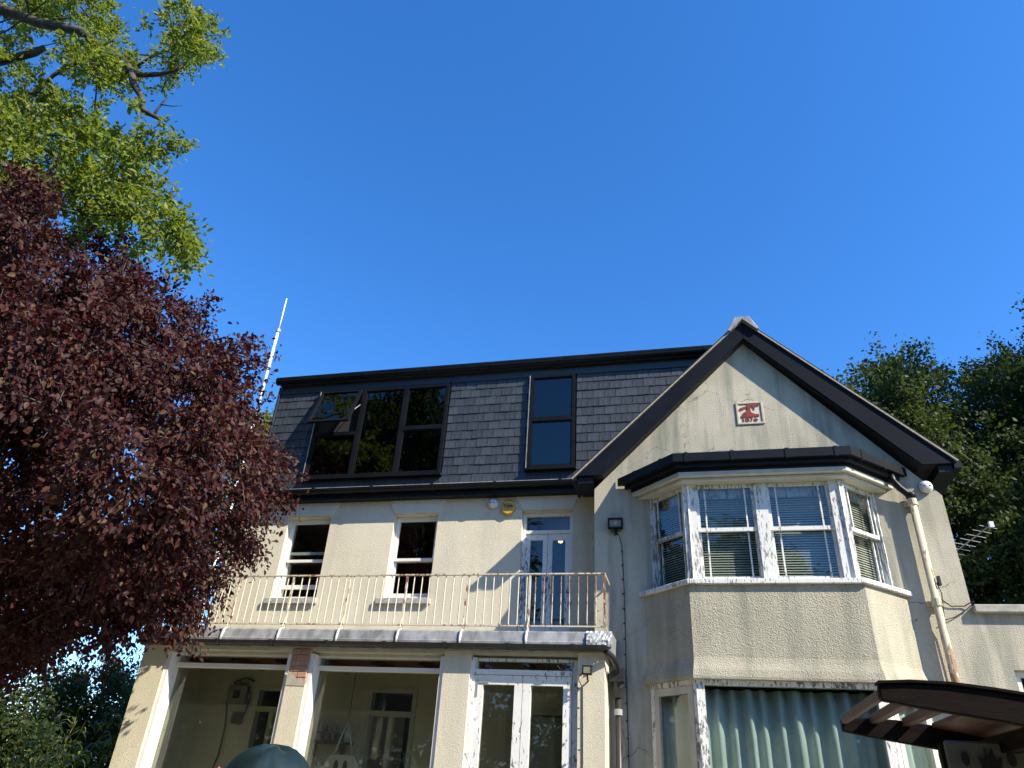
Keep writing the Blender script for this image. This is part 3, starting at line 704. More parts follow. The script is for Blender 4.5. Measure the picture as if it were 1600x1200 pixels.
detector((-2.717, 9.578, 5.389), 'round white detector left of the yellow alarm box under the eaves')
detector((2.90, 8.998, 5.205), 'round white detector under the right foot of the gable')
fl = thing('floodlight', (-.865, 8.95, 4.72), 'black framed rectangular floodlight on the wing wall left of the bay', 'floodlight')
b = MB(); ring(b, -.965, -.77, 4.745, 4.885, .03, .10, .02, FW); b.box(-.94, -.79, .02, .03, 4.76, 4.87, FW); b.build('casing', M['black'], fl, .006)
b = MB(); b.box(-.944, -.791, .055, .075, 4.766, 4.864, FW); b.build('lens', M['flood_glass'], fl)
b = MB(); b.box(-.885, -.85, .076, .08, 4.80, 4.835, FW); b.build('led', M['yellow'], fl)
b = MB(); b.tube([(-.93, 8.94, 4.75), (-.93, 8.96, 4.72), (-.80, 8.96, 4.72), (-.80, 8.94, 4.75)], .007, 6); b.box(-.885, -.845, 8.955, 8.997, 4.68, 4.74); b.build('bracket', M['black'], fl)
def clip_cable(name, pts, r, label, clips=0):
    t = thing(name, pts[0], label, 'cable')
    c = MB(); c.tube(pts, r, 6); c.build('wire', M['pipe_black'], t)
    if clips:
        a, b_ = Vector(pts[1]), Vector(pts[-1])
        for i in range(clips):
            p = a.lerp(b_, (i + .5) / clips); q = MB(); q.box(p.x - .012, p.x + .012, p.y - .012, p.y + .008, p.z - .006, p.z + .006); q.build('clip', M['ink'], t)
clip_cable('wall_cable', [(-.83, 8.97, 4.68), (-.795, 8.993, 4.55), (-.775, 8.993, 3.9), (-.775, 8.993, 3.0), (-.765, 8.993, .6)], .0045, 'thin clipped black cable running down the wing wall below the floodlight', 22)
sf = thing('spotlight', (-1.14, 8.45, 2.86), 'small black spotlight at the head of the right verandah pier', 'spotlight')
b = MB(); b.box(-1.20, -1.095, 8.30, 8.36, 2.865, 2.96); b.box(-1.207, -1.088, 8.32, 8.375, 2.956, 2.966); b.build('casing', M['black'], sf, .006)
b = MB(); b.box(-1.185, -1.11, 8.296, 8.30, 2.88, 2.945); b.build('lens', M['flood_glass'], sf)
b = MB(); b.tube([(-1.15, 8.35, 2.87), (-1.15, 8.38, 2.82), (-1.15, 8.447, 2.82)], .01, 6); b.build('bracket', M['black'], sf)
clip_cable('pier_cable', [(-1.2, 8.36, 2.9), (-1.26, 8.40, 2.84), (-1.215, 8.443, 2.75), (-1.21, 8.443, 2.2), (-1.205, 8.443, .4)], .006, 'black cable dropping down the right verandah pier from the spotlight', 12)
for k, (pts, lab) in enumerate(((
        [(2.75, 8.96, 3.86), (2.85, 8.985, 3.78), (2.98, 8.985, 3.78), (3.08, 8.95, 3.83)], 'upper thin cable from the cream downpipe to the coping'),
        ([(2.74, 8.96, 3.62), (2.86, 8.985, 3.66), (2.98, 8.985, 3.73), (3.08, 8.94, 3.81)], 'lower thin cable looping from the cream downpipe up to the coping'),
        ([(2.735, 8.90, 4.02), (2.76, 8.90, 3.9), (2.74, 8.92, 3.72), (2.73, 8.95, 3.5), (2.71, 8.97, 2.6), (2.735, 8.97, 1.2)], 'black cable tied against the cream downpipe'))): clip_cable('loose_cable', pts, .006, lab)
jb = MB(); jb.box(2.74, 2.775, 8.86, 8.90, 3.98, 4.09); tag(jb.build('junction_box', M['ink'], None, .006), 'small black connector tied to the cream downpipe', 'connector')

# blinds in the bay, each slat a piece
sme = {}
names = ['leftmost venetian blind in the left canted light of the upper bay', 'venetian blind in the left front sash of the upper bay', 'venetian blind in the right front sash of the upper bay', 'rightmost venetian blind in the right canted light of the upper bay']
for (j, a, b_), lab in zip(bay_blinds, names):
    fr = FB[j]; ang = (-math.pi / 4, 0, math.pi / 4)[j]; cx = (a + b_) / 2; wd = b_ - a - .01; d = -.225
    t = thing('venetian_blind', fr.p(cx, d, 3.98), lab, 'blind', 'venetian blinds in the upper bay')
    q = MB(); q.box(a, b_, d - .02, d + .02, 5.085, 5.125, fr); q.build('headrail', M['blind'], t)
    q = MB(); q.box(a, b_, d - .014, d + .014, 3.985, 4.0, fr); q.build('bottom_rail', M['blind'], t)
    key = round(wd, 3)
    if key not in sme:
        s = MB(); h = wd / 2
        for (x, y, z) in ((-h, -.0125, -.004), (h, -.0125, -.004), (h, 0, .0015), (-h, 0, .0015), (h, .0125, .003), (-h, .0125, .003)): s.v.append(Vector((x, y, z)))
        for i in range(6): s.v.append(s.v[i] - Vector((0, 0, .0012)))
        s.f = [(0, 1, 2, 3), (3, 2, 4, 5), (9, 8, 7, 6), (11, 10, 8, 9), (0, 6, 7, 1), (5, 4, 10, 11), (0, 3, 9, 6), (3, 5, 11, 9), (1, 7, 8, 2), (2, 8, 10, 4)]
        me = bpy.data.meshes.new('slat'); me.from_pydata([tuple(v) for v in s.v], [], s.f); me.materials.append(M['blind']); me.update(); sme[key] = me
    base = t.location
    for i in range(36):
        o = bpy.data.objects.new('slat', sme[key]); COL.objects.link(o); o.parent = t; o.location = (0, 0, .04 + i * .030); o.rotation_euler = (R(36 + rng.uniform(-3, 3)), R(rng.uniform(-.15, .15)), ang)
# curtains behind the lower bay window
def curtain(fr, u0, u1, d, label, seed, dens):
    r = random.Random(seed); c = MB(); n = int((u1 - u0) * 90); ph = 0; zz = [.3, 1.4, 2.3, 2.80]
    prof = []
    for i in range(n + 1):
        u = u0 + (u1 - u0) * i / n; ph += dens * (.6 + .8 * r.random()); prof.append((u, math.copysign(abs(math.sin(ph)) ** .7, math.sin(ph)) * .034 + math.sin(ph * .37) * .02))
    for k, z in enumerate(zz):
        for (u, w_) in prof: c.v.append(fr.p(u + w_ * .25 * (3 - k) / 3, d + w_ * (1.0 + .12 * k), z))
    for k in range(len(zz) - 1):
        for i in range(n): q = k * (n + 1) + i; c.f.append((q, q + 1, q + n + 2, q + n + 1))
    o = c.build('curtain', M['curtain'], None, 0, True); s = o.modifiers.new('thick', 'SOLIDIFY'); s.thickness = .003
    tag(o, label, 'curtain', 'pale green curtains in the lower bay'); return o
curtain(FB[1], .02, 1.86, -.22, 'wide pale green pleated curtain behind the big lower bay pane', 3, .42)
curtain(FB[0], .06, .74, -.13, 'pale curtain in the left side light of the lower bay', 4, .3)
curtain(FB[2], .02, .72, -.15, 'pale green curtain in the right side light of the lower bay', 5, .35)

# inner doors at the back of the verandah
for k, (u0, u1, z0, z1) in enumerate((IN1, IN2)):
    f = MB(); ring(f, u0 + .002, u1 - .002, z0, z1 - .002, -.16, .012, .06, FM); f.box(u0 + .06, u1 - .06, -.16, .012, 2.49, 2.55, FM); f.box((u0 + u1) / 2 - .03, (u0 + u1) / 2 + .03, -.14, -.03, z0 + .06, 2.49, FM)
    io = f.build('inner_french_door', M['cream_wood'], house)
    pane(u0 + .06, u1 - .06, 2.55, z1 - .062, -.1, FM, io); pane(u0 + .06, (u0 + u1) / 2 - .03, z0 + .06, 2.49, -.1, FM, io); pane((u0 + u1) / 2 + .03, u1 - .06, z0 + .06, 2.49, -.1, FM, io)
u0, u1, z0, z1 = IN3
f = MB(); ring(f, u0 + .002, u1 - .002, z0, z1 - .002, -.16, .012, .07, FM); io = f.build('inner_door', M['cream_wood'], house); pane(u0 + .07, u1 - .07, z0 + .07, z1 - .072, -.06, FM, io)
t = thing('roller_blind', (-1.82, 9.70, .2), 'cream slatted blind behind the inner door right of the verandah', 'blind')
q = MB(); q.box(u0 + .075, u1 - .075, -.125, -.12, .2, 2.56, FM); q.build('cloth', M['blind'], t)
# things kept in the verandah
t = thing('fuse_box', (-6.16, 9.55, 2.5), 'grey fuse box with loose wires on the verandah back wall', 'fuse box')
q = MB(); q.box(-6.32, -6.03, .002, .09, 2.56, 2.80, FM); q.build('housing', M['box_grey'], t, .01)
q = MB(); q.box(-6.22, -6.12, .092, .10, 2.63, 2.73, FM); q.build('meter', M['ink'], t); q = MB(); q.box(-6.18, -6.04, .002, .07, 2.32, 2.46, FM); q.build('switch', M['ink'], t)
for pts in ([(-6.30, 9.5, 2.6), (-6.25, 9.52, 2.3), (-6.27, 9.55, 1.95), (-6.35, 9.56, 1.6)], [(-6.05, 9.5, 2.8), (-5.98, 9.54, 2.68), (-6.02, 9.55, 2.45), (-6.08, 9.55, 2.3)], [(-6.26, 9.5, 2.83), (-6.1, 9.54, 2.9), (-5.98, 9.55, 2.86)]):
    q = MB(); q.tube(pts, .012, 6); q.build('wire', M['ink'], t)
t = thing('wall_shelf', (-4.65, 9.5, 2.15), 'dark shelf on the verandah back wall with jars standing on it', 'shelf')
q = MB(); q.box(-5.02, -4.36, .002, .2, 2.13, 2.155, FM); q.build('board', M['swing_red'], t)
for x in (-4.9, -4.5): q = MB(); q.prism([(9.578, 1.97), (9.578, 2.128), (9.41, 2.128)], x, x + .02, 'd', FX); q.build('bracket', M['swing_red'], t)
q = MB(); ring(q, -4.90, -4.49, 2.157, 2.26, .03, .17, .012, FM); tag(q.build('tray', M['blue']), 'blue plastic tray on the verandah shelf', 'tray')
for i, (x, r_, h, mm, lab) in enumerate(((-4.97, .035, .24, 'blue', 'tall blue bottle at the left end of the verandah shelf'), (-4.82, .03, .22, 'plastic_white', 'white bottle standing in the blue tray on the shelf'), (-4.72, .032, .18, 'terracotta', 'orange-brown jar standing in the blue tray on the shelf'), (-4.62, .034, .23, 'alu', 'grey bottle standing in the blue tray on the shelf'), (-4.42, .04, .2, 'plastic_white', 'white jar at the right end of the verandah shelf'))):
    z = 2.157; q = MB(); q.lathe([(r_, 0), (r_, h * .65), (r_ * .4, h * .8), (r_ * .4, h)], (x, 9.48, z), k=10); o = tag(q.build('bottle', M[mm]), lab, 'bottle')
tb = MB(); tb.prism([(-4.52, 1.35), (-4.08, 1.35), (-4.06, 1.90), (-4.14, 2.0), (-4.46, 2.0), (-4.54, 1.90)], 9.16, 9.22, 'y')
t = thing('tote_bag', (-4.3, 9.19, 1.35), 'cream cloth bag with two dark oval marks hanging inside the verandah', 'bag')
tb.build('body', M['tote'], t, .01)
q = MB(); q.tube([(-4.42, 9.19, 2.0), (-4.35, 9.19, 2.25), (-4.30, 9.19, 2.36), (-4.25, 9.19, 2.25), (-4.18, 9.19, 2.0)], .01, 6); q.build('strap', M['tote'], t)
for x in (-4.36, -4.24): q = MB(); q.prism([(x + .03 * math.cos(a), 1.87 + .07 * math.sin(a)) for a in [i * math.pi / 6 for i in range(12)]], 9.154, 9.159, 'y'); q.build('oval_mark', M['ink'], t)
hk = MB(); hk.tube([(-4.30, 9.19, 2.36), (-4.30, 9.19, 2.99)], .004, 5); hk.build('hanging_cord', M['ink'], t)

# ------------------------------------------------------------------ garden swing in front of the right bay light
sg = thing('garden_swing', (1.6, 4.6, 0), 'dark brown wooden garden swing with a slatted arched canopy', 'garden swing')
def beam(top, bot, y0, y1, name, m):
    q = MB(); q.prism(top + bot[::-1], y0, y1, 'y'); return q.build(name, M[m], sg, .006)
xs = [.86, 1.0, 1.17, 1.35, 1.55, 1.8, 2.1, 2.4, 2.65]
tz = [2.195, 2.203, 2.198, 2.178, 2.148, 2.10, 2.03, 1.94, 1.86]
bz = [2.125, 2.10, 2.075, 2.05, 2.015, 1.965, 1.90, 1.845, 1.80]
beam([(x, z) for x, z in zip(xs, tz)], [(x, z) for x, z in zip(xs, bz)], 3.98, 4.03, 'canopy_beam', 'swing_wood')
beam([(x, z) for x, z in zip(xs, [t_ - .03 for t_ in tz])], [(x, z - .03) for x, z in zip(xs, bz)], 5.13, 5.18, 'canopy_beam', 'swing_wood')
for x, wd in ((.86, .03), (1.02, .05), (1.20, .05)):
    zt = np.interp(x, xs, tz) - .012
    q = MB(); q.prism([(x, zt - .05), (x + wd, zt - .05), (x + wd, zt - .004), (x, zt - .004)], 4.031, 5.129, 'y'); q.build('canopy_slat', M['swing_red'], sg, .004)
for k in range(9):
    x = 1.36 + k * .14; zt = np.interp(x, xs, tz); zt2 = np.interp(x + .13, xs, tz)
    q = MB(); q.prism([(x, zt - .045), (x + .13, zt2 - .045), (x + .13, zt2 - .02), (x, zt - .02)], 4.031, 5.129, 'y'); q.build('canopy_slat', M['swing_red'], sg, .003)
q = MB(); q.prism([(x, z + .003) for x, z in zip(xs, tz)] + [(x, z + .015) for x, z in zip(xs, tz)][::-1], 3.965, 4.06, 'y'); q.build('canopy_edge_trim', M['swing_wood'], sg)
for y in (4.06, 5.08):
    for (xa, xb) in ((1.55, 1.02), (1.60, 2.25)):
        q = MB(); q.tube([(xa, y, 2.02), (xb, y, 0)], .038, 4); q.build('swing_leg', M['swing_wood'], sg)
q = MB(); q.box(1.36, 1.41, 5.06, 5.12, 1.5, 2.05); q.build('post', M['swing_wood'], sg)
q = MB(); q.box(1.52, 1.60, 4.05, 5.12, 1.97, 2.05); q.build('cross_bar', M['swing_wood'], sg)
bd = MB(); bd.box(1.26, 1.72, 4.60, 4.625, 1.86, 2.02); bdo = bd.build('headboard', M['board_pale'], sg, .01)
MK = [[(1.345 + .018 * math.cos(a), 1.935 + .034 * math.sin(a)) for a in [i * .785 for i in range(8)]], [(1.56 + .02 * math.cos(a), 1.94 + .034 * math.sin(a)) for a in [i * .785 for i in range(8)]],
      [(1.42, 1.875), (1.50, 1.875), (1.515, 1.95), (1.49, 1.925), (1.475, 1.99), (1.46, 1.94), (1.445, 1.99), (1.435, 1.925), (1.405, 1.95)]]
for poly in MK: q = MB(); q.prism(poly, 4.590, 4.5985, 'y'); q.build('carved_mark', M['ink'], bdo)
q = MB(); q.box(1.35, 1.85, 4.15, 5.0, .45, .49); q.build('seat', M['swing_wood'], sg); q = MB(); q.prism([(1.85, .49), (1.88, .49), (2.0, 1.0), (1.97, 1.0)], 4.15, 5.0, 'y'); q.build('backrest', M['swing_wood'], sg)
for y in (4.18, 4.97): q = MB(); q.tube([(1.57, y, 2.0), (1.57, y, .5)], .008, 5); q.build('hanger', M['alu'], sg)

# covered garden chair, plants at the bottom edge
cv = MB(); nA, nH = 40, 12
for k in range(nH + 1):
    t = k / nH; z = 1.86 * (1 - t ** 2.4) if k < nH else 0
    z = 1.855 * math.cos(t * math.pi / 2) ** .45 if k < nH else 0
    rad = .50 * math.sin(t * math.pi / 2) ** .8
    for i in range(nA):
        a = 2 * math.pi * i / nA; w_ = 1 + .06 * t * math.sin(a * 7 + .6) + .03 * math.sin(a * 13 + t * 5)
        cv.v.append(Vector((-3.0 + rad * w_ * math.cos(a), 5.25 + rad * .85 * w_ * math.sin(a), z + .02 * math.sin(a * 5 + 8 * t) * (1 - t))))
for k in range(nH):
    for i in range(nA): j = (i + 1) % nA; cv.f.append((k * nA + i, k * nA + j, (k + 1) * nA + j, (k + 1) * nA + i))
cvo = cv.build('garden_cover', M['tarp'], None, 0, True); tag(cvo, 'dark green waterproof cover draped over a rounded garden seat', 'cover')

# ------------------------------------------------------------------ trees and plants
def leaves(name, cl, rad, n_tw, n_lf, size, m, parent, axis, droop=.25, width=.55, fold=.25, up=.7, two=True, twigs=None, out=.6, spread=.5, tmin=.1):
    """leaf blades set along twigs that fan out of every clump centre"""
    C0 = np.repeat(np.asarray(cl, float), n_tw, 0); n = len(C0)
    rr = np.repeat(np.asarray(rad, float) * np.ones(len(cl)), n_tw)
    D = nrng.normal(size=(n, 3)); D /= np.linalg.norm(D, axis=1)[:, None]
    o = C0 - np.asarray(axis); o[:, 2] *= .5; o /= np.linalg.norm(o, axis=1)[:, None] + 1e-6
    D = D + out * o; D /= np.linalg.norm(D, axis=1)[:, None]
    ln = rr * nrng.uniform(.55, 1.25, n)
    S = C0 + nrng.normal(size=(n, 3)) * rr[:, None] * .22
    if twigs is not None:
        for i in range(0, n, 2):
            a = Vector(S[i]); b = Vector(S[i] + D[i] * ln[i] * .9 + np.array([0, 0, -droop * .3 * ln[i]])); twigs.tube([a, a.lerp(b, .5) + Vector((0, 0, .03)), b], [.007, .005, .003], 3, False)
    t = tmin + (1 - tmin) * nrng.uniform(0, 1, (n, n_lf)) ** .8
    P = S[:, None] + D[:, None] * (ln[:, None] * t)[..., None] + nrng.normal(size=(n, n_lf, 3)) * (rr[:, None, None] * .13)
    P[..., 2] -= droop * .35 * ln[:, None] * t ** 2
    L = D[:, None] * .6 + nrng.normal(size=(n, n_lf, 3)) * spread; L[..., 2] -= droop * nrng.uniform(.3, 1.8, (n, n_lf))
    N = nrng.normal(size=(n, n_lf, 3)) * .55; N[..., 2] += up; N += o[:, None] * .35
    P = P.reshape(-1, 3); L = L.reshape(-1, 3); N = N.reshape(-1, 3)
    L /= np.linalg.norm(L, axis=1)[:, None]; W = np.cross(N, L); W /= np.linalg.norm(W, axis=1)[:, None] + 1e-9
    N = np.cross(L, W); s = (size * nrng.uniform(.6, 1.25, len(P)))[:, None]; w = width * .5
    if two:
        V = np.stack([P, P + s * (L * .28 + W * w * .9 + N * fold * .2), P + s * (L * .66 + W * w * .8 + N * fold * .18), P + s * (L - N * .10), P + s * (L * .66 - W * w * .8 + N * fold * .18), P + s * (L * .28 - W * w * .9 + N * fold * .2)], 1).reshape(-1, 3)
        b = (np.arange(len(P)) * 6)[:, None]
        Fc = np.concatenate([b + np.array([0, 1, 2, 3]), b + np.array([0, 3, 4, 5])], 0)
    else:
        V = np.stack([P, P + s * (L * .45 + W * w + N * fold * .2), P + s * L, P + s * (L * .45 - W * w + N * fold * .2)], 1).reshape(-1, 3)
        Fc = (np.arange(len(P)) * 4)[:, None] + np.array([0, 1, 2, 3])
    return np_mesh(name, V, Fc, m, parent)
def skeleton(mb, trunk, r0, cl, tip=.010):
    """limbs that link every clump to the trunk through the nearest clump already joined"""
    nodes = [(Vector(p), 0.0, -1) for p in trunk]; nt = len(nodes)
    order = sorted(cl, key=lambda c: min((Vector(c) - n[0]).length for n in nodes[:nt]))
    for c in order:
        c = Vector(c); best = min(range(len(nodes)), key=lambda i: (nodes[i][0] - c).length + .45 * nodes[i][1] + (.6 if nodes[i][0].z > c.z + .6 else 0))
        nodes.append((c, nodes[best][1] + (nodes[best][0] - c).length, best))
    cnt = [1] * len(nodes)
    for i in range(len(nodes) - 1, nt - 1, -1): cnt[nodes[i][2]] += cnt[i]
    rad = lambda i: min(r0 * .6, tip * cnt[i] ** .46)
    for i in range(nt, len(nodes)):
        c, _, p = nodes[i]; a = nodes[p][0]; q = a.lerp(c, .5) + Vector((rng.uniform(-1, 1), rng.uniform(-1, 1), rng.uniform(-.4, 1))) * (a - c).length * .10
        rs = rad(i); re = max(tip * .5, rs * .8); mb.tube([a, q, c], [rs * 1.1, rs, re], 6, False)
    mb.tube([Vector(p) for p in trunk], [r0 * (1 - .55 * i / max(1, len(trunk) - 1)) for i in range(len(trunk))], 10)
def tree(name, label, base, trunk, r0, cl, rad, n_tw, n_lf, size, lm, bark, tip=.010, extra=(), cat='tree', tw=True, **kw):
    t = thing(name, base, label, cat); mb = MB(); skeleton(mb, trunk, r0, cl, tip)
    for pts, ra, rb in extra: mb.tube(pts, [ra + (rb - ra) * i / (len(pts) - 1) for i in range(len(pts))], 7)
    leaves('crown', cl, rad, n_tw, n_lf, size, lm, t, trunk[-1], twigs=mb if tw else None, **kw)
    mb.build('trunk', bark, t, 0, True); return t
COPPER = [(-6.86,7.54,4.19),(-6.58,4.42,4.45),(-3.92,3.79,3.51),(-9.74,6.40,7.30),(-10.45,6.60,8.14),(-5.54,4.03,4.70),(-8.51,4.69,7.56),(-5.40,5.28,5.63),(-4.80,5.67,4.94),(-4.57,4.43,3.28),(-5.15,6.53,3.28),(-5.73,6.28,6.12),(-7.09,6.11,2.62),(-7.32,5.98,4.98),(-9.21,6.98,4.00),(-7.67,6.44,4.65),(-7.17,6.79,2.91),(-10.07,5.56,7.86),(-5.03,4.48,4.70),(-6.31,6.98,3.50),(-5.62,5.78,3.12),(-5.24,5.89,3.39),(-8.23,5.96,7.95),(-8.84,6.70,5.96),(-6.73,5.83,5.11),(-6.00,4.85,5.70),(-9.91,6.51,6.55),(-4.61,6.61,4.50),(-6.97,4.52,6.96),(-8.07,7.38,3.87),(-6.15,6.97,4.47),(-5.75,5.09,3.54),(-7.06,7.03,3.85),(-7.53,6.97,2.83),(-6.93,5.81,6.79),(-5.76,7.18,3.54),(-7.52,5.95,7.69),(-6.38,7.36,4.26),(-8.38,6.71,3.71),(-6.08,6.10,5.66),(-5.66,6.81,4.56),(-9.31,4.99,7.17),(-3.94,4.37,3.54),(-4.97,3.87,5.23),(-6.66,4.20,5.16),(-6.54,5.46,5.58),(-7.42,6.41,7.42),(-5.28,3.87,4.33),(-4.57,5.24,5.31),(-6.40,5.58,5.92),(-7.39,7.12,3.62),(-7.83,5.37,7.43),(-5.80,5.48,2.79),(-7.73,5.41,4.47),(-8.49,6.25,4.48),(-5.30,4.22,4.44),(-4.37,5.91,4.37),(-8.52,6.64,7.00),(-6.28,5.11,5.95),(-6.83,4.95,3.92),(-8.64,7.51,3.94),(-8.02,7.29,2.94),(-6.01,4.01,5.23),(-6.15,6.01,5.25),(-4.97,5.38,3.44),(-5.86,6.08,6.49),(-7.17,5.20,6.03),(-7.11,5.87,6.03),(-8.74,6.42,5.78),(-4.11,5.33,4.37),(-5.65,6.29,5.68),(-5.17,5.85,4.18),(-6.12,5.87,3.07),(-6.08,5.40,3.06),(-5.14,6.69,4.15),(-8.98,7.77,4.03),(-7.62,5.24,4.91),(-4.96,4.15,4.88),(-8.99,7.60,3.72),(-8.05,6.10,3.19),(-6.44,5.90,2.77),(-4.72,4.50,4.64),(-6.19,3.96,4.62),(-8.30,5.64,4.55),(-6.88,5.42,6.03),(-8.36,5.47,8.38),(-5.07,6.73,5.03),(-5.58,4.32,3.93),(-4.32,4.86,4.29),(-8.39,5.85,6.05),(-8.10,6.34,3.98),(-6.18,4.45,3.48),(-6.11,4.38,3.79),(-4.75,5.94,5.08),(-8.38,7.07,2.80),(-10.67,6.43,9.05),(-5.44,6.37,3.36),(-5.16,4.85,5.23),(-5.52,4.62,3.77),(-8.65,5.99,8.15),(-5.29,6.54,5.19),(-5.80,6.12,3.71),(-10.28,5.82,9.22),(-4.83,4.78,3.17),(-6.79,6.98,3.14),(-4.54,3.82,4.00),(-8.06,4.74,6.78),(-7.46,5.04,6.39),(-8.33,6.45,2.83),(-6.93,7.15,5.94),(-6.66,4.91,3.67),(-8.18,4.85,7.55),(-5.71,4.41,4.39),(-4.78,5.70,3.67),(-8.60,6.90,4.46),(-7.21,7.14,6.28),(-4.38,4.84,4.84),(-4.70,4.03,4.68),(-8.50,6.68,3.01),(-8.44,4.89,6.24),(-6.57,4.06,6.73),(-6.12,5.33,5.32),(-5.72,6.42,3.19),(-5.17,4.77,4.03),(-7.12,7.78,4.38),(-8.05,6.14,5.63),(-7.58,4.57,6.90),(-9.54,7.20,3.92),(-5.98,3.89,5.95),(-5.12,4.39,5.54),(-7.24,4.71,5.76),(-7.12,4.62,4.87),(-6.29,7.20,5.30),(-6.26,7.10,3.92),(-8.21,4.55,6.57),(-5.21,4.96,5.73),(-3.97,4.60,3.96),(-8.95,4.79,7.19),(-6.16,5.41,6.55),(-4.71,3.54,4.44),(-7.00,7.69,3.69),(-6.23,4.25,4.03),(-7.12,5.96,5.51),(-8.36,6.49,3.44),(-7.57,5.07,4.24),(-4.78,5.80,5.56),(-8.04,5.30,6.92),(-5.99,5.39,3.42),(-9.26,6.62,7.70),(-9.87,5.66,8.39),(-6.34,7.64,3.45),(-4.48,4.24,3.68),(-6.77,5.02,5.31),(-7.04,7.23,6.57),(-5.57,6.32,4.16),(-4.79,5.08,4.40),(-9.02,4.80,7.56),(-6.71,6.23,2.78),(-6.50,7.76,4.74),(-5.58,7.67,4.56),(-4.37,5.04,3.92),(-5.94,6.34,2.97),(-6.00,6.48,4.96),(-7.88,5.49,6.53),(-8.62,5.85,4.72),(-5.18,7.09,4.09),(-7.40,6.39,5.16),(-9.97,5.22,7.85),(-7.40,5.55,4.35),(-4.62,5.35,3.49),(-7.87,8.03,3.73),(-7.83,7.12,3.40),(-6.09,7.36,3.52),(-7.30,4.20,5.99),(-9.65,5.39,7.63),(-6.23,8.26,3.99),(-7.41,4.05,6.49),(-7.27,4.97,5.37),(-5.50,4.70,4.15),(-5.10,6.24,3.84),(-6.96,4.70,4.57),(-6.81,5.10,5.96),(-6.29,7.48,3.86),(-8.67,6.21,6.58),(-7.46,5.60,6.80),(-7.01,4.13,5.42),(-7.51,6.68,6.38),(-9.42,5.89,6.29),(-6.43,4.73,4.67),(-6.70,6.25,3.56),(-7.67,7.52,3.35),(-6.64,7.40,6.45),(-5.15,4.25,3.38),(-5.52,3.83,4.11),(-8.79,7.75,3.12),(-9.11,4.97,6.92),(-6.90,5.83,3.56),(-6.63,5.36,4.91),(-6.44,5.53,6.44),(-7.38,5.60,5.27),(-7.41,7.47,4.36),(-9.75,6.42,8.39),(-8.75,5.67,5.42),(-7.75,6.16,4.91),(-7.89,5.08,5.65)]
